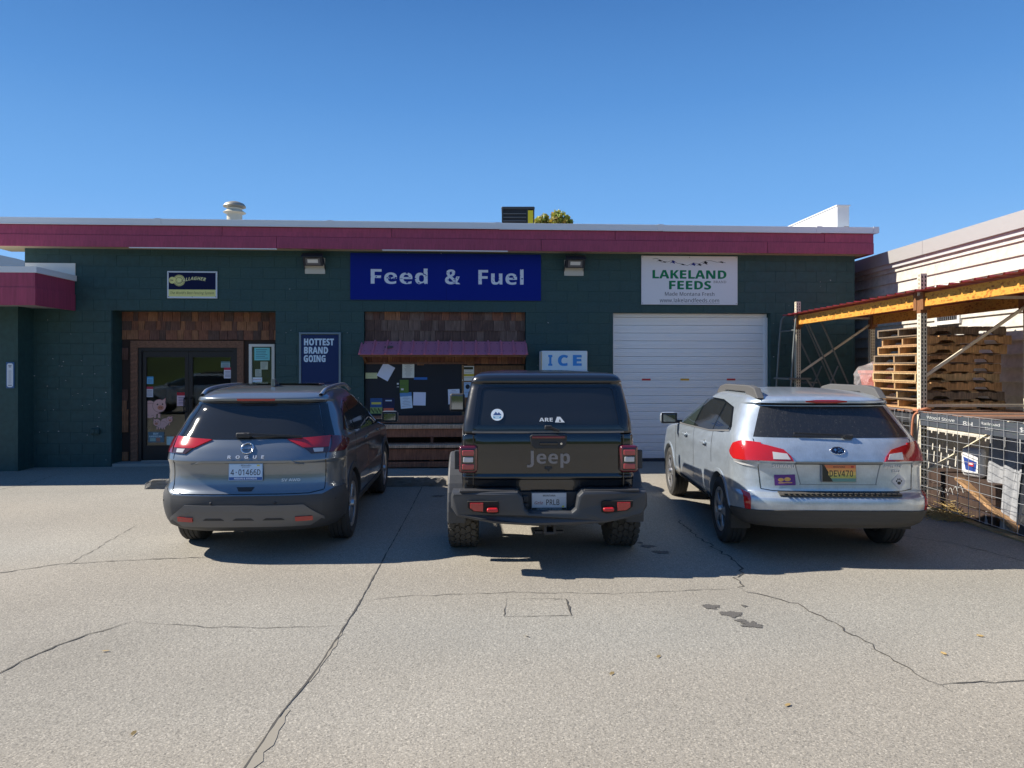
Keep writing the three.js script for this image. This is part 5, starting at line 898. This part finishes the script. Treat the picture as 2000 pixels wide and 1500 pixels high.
// ===== black pickup with canopy =====
{
  const car = thing('black_pickup', 'black pickup with bed canopy and chunky tyres parked in the middle', 'pickup', [.34, 0, -6.42], .03);
  const paint = phys(lin(.006, .0065, .008), .16, { clearcoat: 1, clearcoatRoughness: .02 }), clad = std(lin(.06, .062, .066), .55, { bumpMap: grainBump, bumpScale: .0015 }), canopyM = phys(lin(.01, .0105, .013), .3, { clearcoat: .7, clearcoatRoughness: .12, bumpMap: grainBump, bumpScale: .0006 });
  const RA = -1.02, FA = -4.5, WR = .42;
  const tub = new Shell([[.60, .76, -.2, -1.96], [.63, .785, -.18, -1.97], [.80, .795, -.172, -1.98], [.83, .797, -.16, -1.98], [.86, .797, -.172, -1.98], [1.0, .797, -.175, -1.98], [1.16, .797, -.178, -1.98], [1.215, .79, -.185, -1.98], [1.225, .775, -.2, -1.97]], { n: 9, D: .16, nf: 9, Df: .1 });
  const cuts = []; for (const [a, b] of [[.5, 1.2], [-1.2, -.5]]) cuts.push(archCut(RA, WR, .5, a, b));
  mesh('bed', carve(tub.geometry(30, 3), cuts), paint, car);
  for (const s of [-1, 1]) wheelWell(car, s * .79, RA, WR, .5, .3);
  // canopy over the bed
  const cap = new Shell([[1.225, .79, -.19, -1.98], [1.25, .79, -.185, -1.98], [1.45, .765, -.25, -1.98], [1.62, .733, -.315, -1.98], [1.68, .72, -.335, -1.98], [1.705, .715, -.32, -1.98], [1.735, .70, -.325, -1.98], [1.765, .67, -.36, -1.96], [1.785, .60, -.45, -1.9], [1.795, .45, -.7, -1.75], [1.80, .2, -1.0, -1.5]], { n: 7, D: .2, nf: 9, Df: .1 });
  mesh('canopy', cap.geometry(34, 3), canopyM, car);
  mesh('canopy_glass_frame', [cap.band('r', [[-.645, 1.645], [-.6, 1.68], [.6, 1.68], [.645, 1.645]], [[-.61, 1.62], [-.585, 1.64], [.585, 1.64], [.61, 1.62]], .016, { nx: 14, ny: 3 }), ...[-1, 1].map((s) => cap.band('r', (s > 0 ? (l) => l : mx)([[.612, 1.622], [.648, 1.64]]), (s > 0 ? (l) => l : mx)([[.65, 1.3], [.695, 1.27]]), .016, { nx: 4, ny: 12 })), cap.band('r', [[-.65, 1.302], [.65, 1.302]], [[-.695, 1.265], [.695, 1.265]], .016, { nx: 30, ny: 3 })], gloss, car);
  const gl = mesh('canopy_glass', cap.band('r', [[-.612, 1.622], [-.585, 1.642], [.585, 1.642], [.612, 1.622]], [[-.65, 1.302], [-.6, 1.302], [.6, 1.302], [.65, 1.302]], .01, { nx: 14, ny: 12 }), carGlass, car);
  { const y = 1.39, t = cap.rear(0, y), n = cap.normal(t, y), zz = cap.at(t, y)[2]; const m = mesh('glass_lettering', text('ARE', .036, .002, 'sans_bold', 1.4), std(lin(.65, .68, .7), .6), gl); m.quaternion.setFromUnitVectors(V(0, 0, 1), n); m.position.set(-.02, y - .035, zz + .018 + .035 * .35);
    const tri = mesh('glass_lettering', extrude([[0, 0], [.09, 0], [.05, .055], [.02, .055]], .002, 0, [[[.035, .006], [.058, .006], [.046, .036]]]), std(lin(.65, .68, .7), .6), gl); tri.quaternion.copy(m.quaternion); tri.position.set(.062, y - .06, zz + .02 + .055 * .35);
    const st = mesh('round_sticker', new THREE.CircleGeometry(.058, 28), std(lin(1, 1, 1), .6, { map: canvasTex(128, 128, (c, w, h) => { c.fillStyle = '#dfe8ee'; c.fillRect(0, 0, w, h); c.fillStyle = '#2b4f86'; c.beginPath(); c.moveTo(20, 70); c.lineTo(50, 30); c.lineTo(66, 52); c.lineTo(80, 36); c.lineTo(110, 70); c.fill(); c.fillStyle = '#3d8fb8'; c.fillRect(24, 78, 80, 26); c.fillStyle = '#fff'; c.fillRect(34, 84, 60, 5); c.fillRect(44, 94, 40, 4); }) }), gl); const y2 = 1.395, t2 = cap.rear(-.47, y2), n2 = cap.normal(t2, y2), p2 = V(...cap.at(t2, y2)); st.quaternion.setFromUnitVectors(V(0, 0, 1), n2); st.position.copy(p2.addScaledVector(n2, .014)); }
  mesh('canopy_handle', [rbox(.07, .04, .03, .012, .0, 1.285, -.175), bar([.02, 1.285, -.16], [.1, 1.255, -.15], .02, .016)], blackPlastic, car);
  mesh('canopy_seal', cap.band('r', [[-.7, 1.25], [.7, 1.25]], [[-.7, 1.235], [.7, 1.235]], .008, { nx: 30, ny: 2 }), std(lin(.2, .2, .21), .5, { metalness: .5 }), car);
  for (const s of [-1, 1]) mesh('canopy_side_glass', cap.band('s', [[-.5, 1.6], [-1.8, 1.62]], [[-.45, 1.36], [-1.8, 1.36]], .006, { sg: s, nx: 16, ny: 6 }), carGlass, car);
  // tailgate
  const gate = mesh('tailgate', [tub.band('r', [[-.668, 1.222], [.668, 1.222]], [[-.668, .865], [.668, .865]], .010, { nx: 20, ny: 8, depth: .03 }), tub.band('r', [[-.668, .861], [.668, .861]], [[-.668, .815], [.668, .815]], .006, { nx: 20, ny: 4, depth: .03 }), tub.band('r', [[-.668, .811], [.668, .811]], [[-.668, .655], [.668, .655]], .010, { nx: 20, ny: 6, depth: .03 })], paint, car);
  mesh('gate_crease', tub.band('r', [[-.66, 1.105], [.66, 1.105]], [[-.66, 1.098], [.66, 1.098]], .012, { nx: 16, ny: 1 }), paint, gate);
  { const z = -.155; const hd = mesh('tailgate_handle', extrude([[-.165, .055], [-.15, .065], [.15, .065], [.165, .055], [.155, -.02], [.12, -.05], [-.12, -.05], [-.155, -.02]], .02, .006).translate(0, 1.15, z - .01), blackPlastic, car); mesh('handle_red', rbox(.3, .018, .012, .004, 0, 1.197, z + .022), darkRed, hd); mesh('handle_grip', rbox(.17, .03, .02, .008, 0, 1.14, z + .014), gloss, hd); mesh('handle_lock', new THREE.CylinderGeometry(.01, .01, .01, 14).rotateX(Math.PI / 2).translate(.115, 1.14, z + .02), chrome, hd); }
  { const m = mesh('brand_letters', text('Jeep', .118, .014, 'sans_bold', 1.12), std(lin(.26, .24, .24), .45, { metalness: .3 }), car); m.position.set(0, .995, -.167); }
  mesh('rear_camera', [rbox(.07, .025, .015, .005, 0, .915, -.16), new THREE.CylinderGeometry(.012, .012, .012, 14).rotateX(Math.PI / 2).translate(0, .895, -.158)], blackPlastic, car);
  { const m = mesh('small_letters', text('ECODIESEL', .018, .003, 'sans_bold', 1.1), std(lin(.35, .4, .3), .4), car); m.position.set(-.56, .715, -.16); }
  for (const s of [-1, 1]) {
    const l = new THREE.Group(); l.name = 'tail_light'; l.position.set(s * .735, 1.0, -.14); car.add(l);
    mesh('lamp_housing', rbox(.17, .25, .075, .03, 0, 0, 0, 4), phys(lin(.09, .006, .012), .15, { clearcoat: 1 }), l); mesh('lamp_bezel', rbox(.125, .2, .02, .016, 0, 0, .032), gloss, l);
    for (const y of [.062, -.064]) mesh('lamp_lens', rbox(.108, .05, .016, .012, 0, y, .041), phys(lin(.4, .045, .05), .15, { clearcoat: 1 }), l); mesh('reverse_lens', rbox(.09, .046, .016, .006, 0, 0, .041), clearLens, l);
    mesh('lamp_bracket', rbox(.05, .17, .05, .008, s * .1, -.005, -.01), blackPlastic, l);
    // fender flares
    const P = [], prof = []; const flare = (z, R1, R2, x0, x1) => { const sh = []; for (let i = 0; i <= 20; i++) { const a = -.1 + (Math.PI + .2) * i / 20; sh.push([Math.cos(a) * R2, Math.max(-.12, Math.sin(a) * R2 * .97)]); } for (let i = 20; i >= 0; i--) { const a = -.1 + (Math.PI + .2) * i / 20; sh.push([Math.cos(a) * R1, Math.max(-.12, Math.sin(a) * R1)]); } return extrude(sh, x1 - x0, .018).rotateY(Math.PI / 2).translate(s > 0 ? x0 : -x1, WR, z); };
    mesh('fender_flare', flare(RA, .48, .545, .78, .93), clad, car); mesh('fender_flare', flare(FA, .5, .57, .72, .93), clad, car);
    for (const z of [RA, FA]) wheel(car, s * .805, z, WR, .3, .22, { spokes: 5, lugs: true, face: alloyDark, rub: rubberDusty });
    mesh('bed_side_seam', span(s * .69 - .004, s * .69 + .004, .66, 1.22, -.165, -.155), gloss, car);
    // bumper lamp pocket, reflector, hook
    const bp = mesh('bumper_pocket', extrude([[-.135, .045], [.13, .045], [.14, .03], [.14, -.05], [.1, -.062], [-.09, -.035], [-.135, 0]].map(([x, y]) => [x * -s, y]), .02, .004).translate(s * .6, .60, .025), holeMat, car);
    mesh('reflector', extrude([[-.055, .035], [.055, .035], [.055, -.035], [-.02, -.03], [-.055, -.005]].map(([x, y]) => [x * -s, y]), .012, .003).translate(s * .655, .6, .046), redLens, bp);
    mesh('tow_hook', rbox(.1, .036, .06, .016, s * .515, .578, .065, 3), phys(lin(.5, .012, .015), .3, { clearcoat: .6 }), bp);
  }
  // steel bumper: raised ends, dropped centre around the plate
  { const sh = [[-.86, .70], [-.3, .71], [-.27, .68], [-.25, .57], [-.2, .525], [.2, .525], [.25, .57], [.27, .68], [.3, .71], [.86, .70], [.868, .675], [.868, .59], [.82, .525], [.5, .475], [.2, .455], [-.2, .455], [-.5, .475], [-.82, .525], [-.868, .59], [-.868, .675]];
    const g = extrude(sh, .17, .022), q = g.attributes.position; for (let i = 0; i < q.count; i++) { const x = q.getX(i), a = Math.max(0, Math.abs(x) - .55) / .35; q.setZ(i, q.getZ(i) - .13 - a * a * .11); } g.computeVertexNormals();
    mesh('bumper', toCreasedNormals(g, .5), std(lin(.055, .058, .064), .45, { metalness: .2, bumpMap: grainBump, bumpScale: .0008 }), car);
    mesh('bumper_inset', span(-.27, .27, .5, .7, -.16, -.12), blackPlastic, car); mesh('bumper_step', rbox(.5, .02, .12, .006, -.56, .728, -.06), blackPlastic, car); mesh('bumper_step', rbox(.5, .02, .12, .006, .56, .728, -.06), blackPlastic, car);
    mesh('socket_cover', [rbox(.055, .07, .03, .02, -.215, .64, -.105), rbox(.055, .07, .03, .02, -.215, .57, -.105)], blackPlastic, car); }
  plate(car, .0, .615, -.1, .31, .16, 0, (c, w, h) => { c.fillStyle = '#b9bec4'; c.fillRect(0, 0, w, h); c.fillStyle = '#a3abb5'; for (let k = 0; k < 7; k++) c.fillRect(380, 60 + k * 18, 132, 6); c.fillStyle = '#23262b'; c.font = 'bold 38px sans-serif'; c.textAlign = 'center'; c.fillText('MONTANA', w / 2, 48); c.fillStyle = '#7b2b33'; c.font = 'italic bold 60px serif'; c.fillText('Griz', 95, 160); c.fillStyle = '#2a2e36'; c.font = 'bold 108px monospace'; c.save(); c.translate(310, 170); c.scale(.8, 1); c.fillText('PRLB', 0, 0); c.restore(); c.fillStyle = '#14181c'; c.fillRect(0, 210, w, 46); c.fillStyle = '#b5bcc4'; c.font = 'bold 30px sans-serif'; c.fillText('UNIVERSITY OF MONTANA', w / 2, 244); c.fillStyle = '#c8c43c'; c.fillRect(450, 180, 34, 24); }, std(lin(.2, .2, .21), .4));
  mesh('tow_hitch', extrude([[-.05, -.05], [.05, -.05], [.05, .05], [-.05, .05]], .2, .004, [[[-.034, -.034], [-.034, .034], [.034, .034], [.034, -.034]]]).translate(0, .395, -.2), blackPlastic, car);
  mesh('hitch_plate', [box(.24, .06, .02, 0, .44, -.12), box(.26, .02, .06, 0, .345, -.1)], blackPlastic, car);
  { const sp = []; for (let k = 0; k < 11; k++) sp.push(new THREE.TorusGeometry(.05, .012, 6, 16).rotateY(Math.PI / 2).translate(-.42 + k * .035, .43 - k * .006, -.55)); mesh('axle_spring', sp, std(lin(.2, .18, .15), .8), car); mesh('axle', rod([-.7, .42, RA], [.7, .42, RA], .055, 12), steelDark, car); mesh('differential', new THREE.SphereGeometry(.15, 20, 14).scale(1, 1, .9).translate(.05, .42, RA), steelDark, car); mesh('exhaust', rod([.45, .4, -1.6], [.5, .4, -.25], .035, 12), steelDark, car); mesh('frame_rail', [span(-.5, -.42, .46, .58, -4.9, -.2), span(.42, .5, .46, .58, -4.9, -.2)], steelDark, car); }
  // cab, hood, mirrors
  const cab = new Shell([[.55, .74, -2.0, -3.75], [.65, .785, -1.99, -3.75], [1.2, .79, -1.99, -3.72], [1.25, .785, -1.99, -3.66], [1.5, .73, -2.0, -3.4], [1.68, .69, -2.02, -3.2], [1.75, .66, -2.05, -3.12], [1.785, .58, -2.12, -3.05], [1.80, .4, -2.3, -2.9]], { n: 8, D: .15, nf: 8, Df: .15 });
  mesh('cab', cab.geometry(24, 3), paint, car);
  for (const s of [-1, 1]) { mesh('cab_glass', cab.band('s', [[-2.12, 1.66], [-2.7, 1.67], [-3.2, 1.62]], [[-2.1, 1.27], [-2.7, 1.27], [-3.5, 1.27]], .005, { sg: s, nx: 12, ny: 8 }), carGlass, car);
    const mo = new THREE.Group(); mo.name = 'side_mirror'; mo.position.set(s * .94, 1.36, -3.3); car.add(mo); mesh('mirror_cap', rbox(.2, .24, .1, .03, s * .04, 0, 0, 3), blackPlastic, mo); mesh('mirror_glass', rbox(.16, .19, .012, .005, s * .04, 0, .051), phys(lin(.25, .28, .32), .04, { metalness: 1 }), mo); mesh('mirror_arm', box(.12, .05, .05, -s * .08, -.1, 0), blackPlastic, mo); }
  mesh('hood', extrude([[-.66, 0], [.66, 0], [.68, .3], [.62, .42], [.4, .46], [-.4, .46], [-.62, .42], [-.68, .3]], 1.38, .03).translate(0, .72, -5.12), paint, car);
  mesh('grille', rbox(1.3, .45, .06, .02, 0, .92, -5.16), blackPlastic, car); mesh('front_bumper', rbox(1.6, .2, .25, .03, 0, .62, -5.3), blackPlastic, car);
}
// ===== silver wagon =====
const wagon = thing('silver_wagon', 'dusty silver-blue wagon with roof rails parked right, nose to the store', 'car', [3.06, 0, -6.62], -.03);
{
  const car = wagon;
  const dust = dataTex(512, 512, (i, j) => { const v = 236 + 14 * fbm(i / 40, j / 60, 2, 4) + 9 * noise.noise(i / 3, j / 22, 6) + R(-4, 4); return [v, v * .995, v * .98]; });
  const paint = phys(lin(.52, .6, .7), .3, { metalness: .5, clearcoat: .8, clearcoatRoughness: .12, map: rep(dust, 1, 1.3) }), dirty = std(lin(.075, .07, .064), .85, { map: rep(dust, 1, 1), bumpMap: grainBump, bumpScale: .003 });
  const S = new Shell([
    [.33, .79, -.1, -4.55], [.38, .86, -.035, -4.66], [.48, .90, -.005, -4.74], [.50, .902, .0, -4.75], [.56, .908, .008, -4.78], [.615, .908, .0, -4.78], [.635, .907, -.03, -4.77], [.66, .906, -.095, -4.76], [.72, .906, -.108, -4.73], [.86, .907, -.118, -4.62], [.925, .908, -.115, -4.56], [.945, .908, -.082, -4.52], [1.0, .904, -.098, -4.3], [1.06, .898, -.125, -3.85], [1.12, .886, -.16, -3.5], [1.17, .87, -.2, -3.36], [1.3, .81, -.31, -3.05], [1.42, .75, -.405, -2.75], [1.465, .727, -.43, -2.62], [1.485, .716, -.385, -2.56], [1.51, .70, -.385, -2.5], [1.535, .675, -.44, -2.42], [1.565, .62, -.62, -2.3], [1.585, .54, -.85, -2.15], [1.6, .4, -1.15, -1.95], [1.607, .2, -1.45, -1.8]], { n: 3.6, D: .5, nf: 2.5, Df: .85 });
  const RA = -.93, FA = -3.675, WR = .345;
  const cuts = []; for (const z of [RA, FA]) for (const [a, b] of [[.56, 1.2], [-1.2, -.56]]) cuts.push(archCut(z, WR + .01, .395, a, b));
  mesh('body', carve(S.geometry(), cuts), paint, car);
  for (const z of [RA, FA]) for (const s of [-1, 1]) { wheel(car, s * .795, z, WR, .225, .222, { spokes: 5, face: alloy, tread: 4 }); wheelWell(car, s * .9, z, WR + .01, .395); archLip(car, S, s, z, WR + .01, .395, .022, paint, .008); }
  const dustGlass = phys(lin(1, 1, 1), .35, { map: canvasTex(512, 256, (c, w, h) => { c.fillStyle = '#1f2022'; c.fillRect(0, 0, w, h); const r = mulberry(8); for (let k = 0; k < 2600; k++) { const y = Math.pow(r(), 1.6) * h; c.fillStyle = `rgba(${150 + r() * 40},${142 + r() * 36},${125 + r() * 30},${r() * .13})`; c.fillRect(r() * w, y, 1 + r() * 2, 2 + r() * 16); } for (let k = 0; k < 130; k++) { c.fillStyle = `rgba(205,200,185,${.15 + r() * .35})`; c.beginPath(); c.arc(r() * w, r() * h, .6 + r() * 1.5, 0, 7); c.fill(); } }), clearcoat: .35, clearcoatRoughness: .1 });
  mesh('rear_glass', S.band('r', [[-.6, 1.452], [.6, 1.452]], [[-.735, 1.168], [-.55, 1.155], [.55, 1.155], [.735, 1.168]].filter((_, i) => i === 0 || i === 3), .004, { nx: 40, ny: 14 }), dustGlass, car);
  mesh('brake_light', S.band('r', [[-.2, 1.508], [-.1, 1.516], [.1, 1.516], [.2, 1.508]], [[-.2, 1.496], [-.1, 1.488], [.1, 1.488], [.2, 1.496]], .004, { nx: 8, ny: 3 }), redLens, car);
  for (const s of [-1, 1]) {
    const q = (l) => (s > 0 ? l : mx(l));
    const lamp = mesh('tail_light', S.band('r', q([[.44, 1.0], [.5, 1.06], [.64, 1.095], [.735, 1.11]]), q([[.42, .955], [.5, .955], [.64, .955], [.735, .955]]), .012, { nx: 10, ny: 6 }), redLens, car);
    mesh('reverse_light', S.band('r', q([[.475, 1.02], [.6, 1.035]]), q([[.45, .97], [.6, .97]]), .016, { nx: 6, ny: 4 }), clearLens, lamp);
    mesh('tail_light', S.band('t', s > 0 ? [[.46, 1.115], [.6, 1.13], [.75, 1.09], [.86, 1.01]] : [[-.86, 1.01], [-.75, 1.09], [-.6, 1.13], [-.46, 1.115]], s > 0 ? [[.47, .955], [.6, .95], [.75, .95], [.84, .985]] : [[-.84, .985], [-.75, .95], [-.6, .95], [-.47, .955]], .012, { nx: 10, ny: 6 }), redLens, car);
    mesh('turn_light', S.band('t', s > 0 ? [[.47, .951], [.6, .946], [.75, .946]] : [[-.75, .946], [-.6, .946], [-.47, .951]], s > 0 ? [[.48, .89], [.6, .9], [.7, .92]] : [[-.7, .92], [-.6, .9], [-.48, .89]], .011, { nx: 10, ny: 4 }), clearLens, car);
    mesh('window_trim', S.band('s', [[-.66, 1.24], [-.9, 1.42], [-1.4, 1.478], [-2.1, 1.48], [-2.7, 1.4], [-3.3, 1.13]], [[-.64, 1.2], [-.9, 1.155], [-1.4, 1.13], [-2.1, 1.105], [-2.7, 1.09], [-3.32, 1.08]], .003, { sg: s, nx: 10, ny: 10 }), gloss, car);
    for (const [t, b, mm] of [[[[-.72, 1.25], [-.92, 1.405], [-1.2, 1.445]], [[-.72, 1.2], [-.92, 1.172], [-1.2, 1.155]], carGlass], [[[-1.27, 1.45], [-1.7, 1.458], [-2.08, 1.452]], [[-1.27, 1.15], [-1.7, 1.135], [-2.08, 1.122]], carGlass], [[[-2.16, 1.448], [-2.65, 1.38], [-3.12, 1.17]], [[-2.16, 1.12], [-2.65, 1.11], [-3.16, 1.1]], phys(lin(.03, .04, .038), .04)]]) mesh('side_glass', S.band('s', t, b, .006, { sg: s, nx: 10, ny: 10 }), mm, car);
    mesh('window_sill_trim', S.band('s', [[-.66, 1.2], [-1.4, 1.138], [-3.3, 1.088]], [[-.66, 1.185], [-1.4, 1.124], [-3.3, 1.074]], .008, { sg: s, nx: 16, ny: 1 }), std(lin(.3, .3, .3), .4, { metalness: .6 }), car);
    mesh('sill_cladding', S.band('s', [[-1.33, .42], [-3.28, .42]], [[-1.33, .34], [-3.28, .34]], .014, { sg: s, nx: 20, ny: 3 }), dirty, car);
    mesh('mud_flap', box(.19, .14, .015, s * .79, .3, RA + .4), dirty, car);
    for (const z of [-1.55, -2.55]) { const y = .98, x = S.at(s * S.side(z, y), y)[0]; const c = mesh('door_handle', rbox(.03, .028, .2, .01, x + s * .022, y, z), paint, car); mesh('handle_cup', new THREE.SphereGeometry(.055, 18, 12).scale(.12, .8, 1).translate(x + s * .001, y - .005, z), std(lin(.25, .28, .31), .35, { metalness: .5 }), c); }
    for (const [z0, y0, y1] of [[-2.12, .44, 1.11], [-3.2, .44, 1.09], [-1.24, .8, 1.145]]) mesh('door_seam', S.band('s', [[z0, y1], [z0 - .009, y1]], [[z0, y0], [z0 - .009, y0]], .0015, { sg: s, nx: 1, ny: 12, depth: .006 }), gloss, car);
    // roof rail with its raised feet
    const rail = extrude([[0, 0], [.12, .085], [.3, .105], [1.2, .1], [1.42, .07], [1.56, 0], [1.3, 0], [1.16, .05], [.42, .055], [.33, 0]], .05, .01).rotateY(Math.PI / 2).translate(s * .6 - .025, 1.535, -.5);
    mesh('roof_rail', rail, std(lin(.09, .088, .086), .7), car);
    mirror(car, s, .93, 1.15, -3.08, paint);
    mesh('side_reflector', S.band('t', s > 0 ? [[.555, .64], [.63, .66]] : [[-.63, .66], [-.555, .64]], s > 0 ? [[.56, .5], [.615, .5]] : [[-.615, .5], [-.56, .5]], .008, { nx: 5, ny: 5 }), redLens, car);
  }
  mesh('lower_bumper', S.band('t', [[-.995, .46], [-.7, .495], [-.5, .5], [-.32, .515], [.32, .515], [.5, .5], [.7, .495], [.995, .46]], [[-.97, .35], [-.7, .35], [-.5, .35], [-.32, .35], [.32, .35], [.5, .35], [.7, .35], [.97, .35]], .012, { nx: 10, ny: 6 }), dirty, car);
  mesh('bumper_step_pad', [S.band('r', [[-.56, .668], [.56, .668]], [[-.56, .632], [.56, .632]], .018, { nx: 30, ny: 3 }), ...Array.from({ length: 22 }, (_, k) => rbox(.034, .004, .05, .0015, -.52 + k * .05, .6665, -.035))], dirty, car);
  // tailgate details
  const ln = (l, w) => S.band('r', l, l.map(([x, y]) => [x, y - w]), .0022, { nx: 14, ny: 1, depth: .006 });
  mesh('tailgate_seam', [S.band('r', [[.738, 1.15], [.745, 1.15]], [[.70, .69], [.707, .69]], .0022, { nx: 1, ny: 14, depth: .006 }), S.band('r', [[-.745, 1.15], [-.738, 1.15]], [[-.707, .69], [-.70, .69]], .0022, { nx: 1, ny: 14, depth: .006 }), ln([[-.704, .692], [-.6, .678], [.6, .678], [.704, .692]], .007)], gloss, car);
  mesh('plate_garnish', S.band('r', [[-.4, .952], [.4, .952]], [[-.4, .936], [.4, .936]], .012, { nx: 14, ny: 2 }), std(lin(.2, .22, .24), .3, { metalness: .7 }), car);
  mesh('plate_recess_edge', [ln([[-.36, .74], [.36, .74]], .006), S.band('r', [[-.4, .93], [-.392, .93]], [[-.352, .738], [-.345, .738]], .003, { nx: 1, ny: 8 }), S.band('r', [[.392, .93], [.4, .93]], [[.345, .738], [.352, .738]], .003, { nx: 1, ny: 8 })], std(lin(.2, .23, .26), .4, { metalness: .5 }), car);
  plate(car, 0, .845, -.098, .31, .155, -.03, (c, w, h) => { const b = ['#d0764a', '#dd9a55', '#d8b560', '#a9a958', '#5d8a84']; b.forEach((k, i) => { c.fillStyle = k; c.fillRect(0, i * h / 5, w, h / 5 + 1); }); c.fillStyle = '#20241f'; c.beginPath(); c.moveTo(0, 0); c.lineTo(30, 0); c.lineTo(95, 110); c.lineTo(90, 150); c.lineTo(140, 215); c.lineTo(160, h); c.lineTo(0, h); c.fill(); c.fillStyle = '#32312b'; c.font = 'bold 36px sans-serif'; c.textAlign = 'center'; c.fillText('MONTANA', w / 2, 42); c.save(); c.translate(290, 176); c.scale(.8, 1); c.font = 'bold 128px monospace'; c.fillText('DEV470', 0, 0); c.restore(); c.fillStyle = '#b03030'; c.fillRect(438, 12, 42, 28); }, std(lin(.3, .3, .3), .4));
  { const t = S.rear(0, 1.055), p = V(...S.at(t, 1.055)), n = S.normal(t, 1.055), e = new THREE.Group(); e.name = 'emblem'; e.position.copy(p.addScaledVector(n, .002)); e.quaternion.setFromUnitVectors(V(0, 0, 1), n); car.add(e);
    mesh('emblem_rim', new THREE.TorusGeometry(.05, .005, 8, 36).scale(1.35, .78, 1), chrome, e); mesh('emblem_field', new THREE.CircleGeometry(.048, 32).scale(1.35, .78, 1).translate(0, 0, .002), std(lin(.01, .015, .04), .2), e);
    const star = (x, y, r) => { const p = []; for (let i = 0; i < 8; i++) { const a = i / 8 * 6.2832 + Math.PI / 2, q = i % 2 ? r * .3 : r; p.push([x + Math.cos(a) * q, y + Math.sin(a) * q]); } return extrude(p, .003); };
    mesh('emblem_stars', [star(-.024, .004, .022), star(.012, .015, .011), star(.032, .009, .011), star(.02, -.006, .011), star(.038, -.01, .011), star(.005, -.015, .011)].map((g) => g.translate(0, 0, .003)), chrome, e); }
  badge(car, 'brand_letters', 'SUBARU', .03, S, -.5, .905, .004, silverLetters, 1.3); badge(car, 'model_letters', 'OUTBACK', .024, S, .52, .905, .004, silverLetters, 1.2); badge(car, 'trim_letters', 'PZEV', .024, S, .55, .862, .004, silverLetters, 1.1);
  const st = (name, x, y, w, h, rot, draw) => { const t = S.rear(x, y), p = V(...S.at(t, y)), n = S.normal(t, y), m = mesh(name, new THREE.PlaneGeometry(w, h), std(lin(1, 1, 1), .6, { map: canvasTex(128, 128, draw) }), car); m.quaternion.setFromUnitVectors(V(0, 0, 1), n); m.rotateZ(rot); m.position.copy(p.addScaledVector(n, .004)); };
  st('purple_sticker', -.49, .775, .19, .1, .04, (c, w, h) => { c.fillStyle = '#5d2f7a'; c.fillRect(0, 0, w, h); c.fillStyle = '#d8a85a'; c.beginPath(); c.ellipse(40, 60, 18, 22, 0, 0, 7); c.ellipse(80, 56, 20, 24, 0, 0, 7); c.fill(); c.fillRect(24, 92, 84, 10); });
  st('paw_sticker', .575, .765, .105, .105, .75, (c, w, h) => { c.fillStyle = '#c9c9c9'; c.fillRect(0, 0, w, h); c.save(); c.translate(64, 64); c.rotate(.75); c.fillStyle = '#222'; c.beginPath(); c.ellipse(0, 18, 24, 18, 0, 0, 7); c.fill(); for (const [x, y] of [[-30, -4], [-12, -24], [12, -24], [30, -4]]) { c.beginPath(); c.ellipse(x, y, 9, 12, 0, 0, 7); c.fill(); } c.restore(); });
  { const y = 1.19, z = S.at(S.rear(0, y), y)[2]; mesh('wiper', [rbox(.1, .04, .04, .014, .12, y - .01, z + .03), bar([.12, y, z + .04], [-.38, y + .02, z + .02], .02, .014)], blackPlastic, car); }
  mesh('spoiler_lip', S.band('r', [[-.64, 1.487], [.64, 1.487]], [[-.62, 1.466], [.62, 1.466]], .006, { nx: 40, ny: 2 }), gloss, car);
  mesh('underbody', span(-.7, .7, .3, .4, -4.4, -.35), blackPlastic, car); mesh('exhaust', rod([-.5, .38, -.9], [-.52, .37, -.12], .03, 12), steelDark, car);
}
{ // the parked car mirrored in the glass doors, standing left of the camera
  const c = wagon.clone(); c.name = unique('silver_wagon'); c.position.set(-8.3, 0, 1.6); c.rotation.y = Math.PI / 2; c.userData = { label: 'silver car outside the view, seen only mirrored in the glass doors', category: 'car' }; scene.add(c);
}
renderer.render(scene, camera);
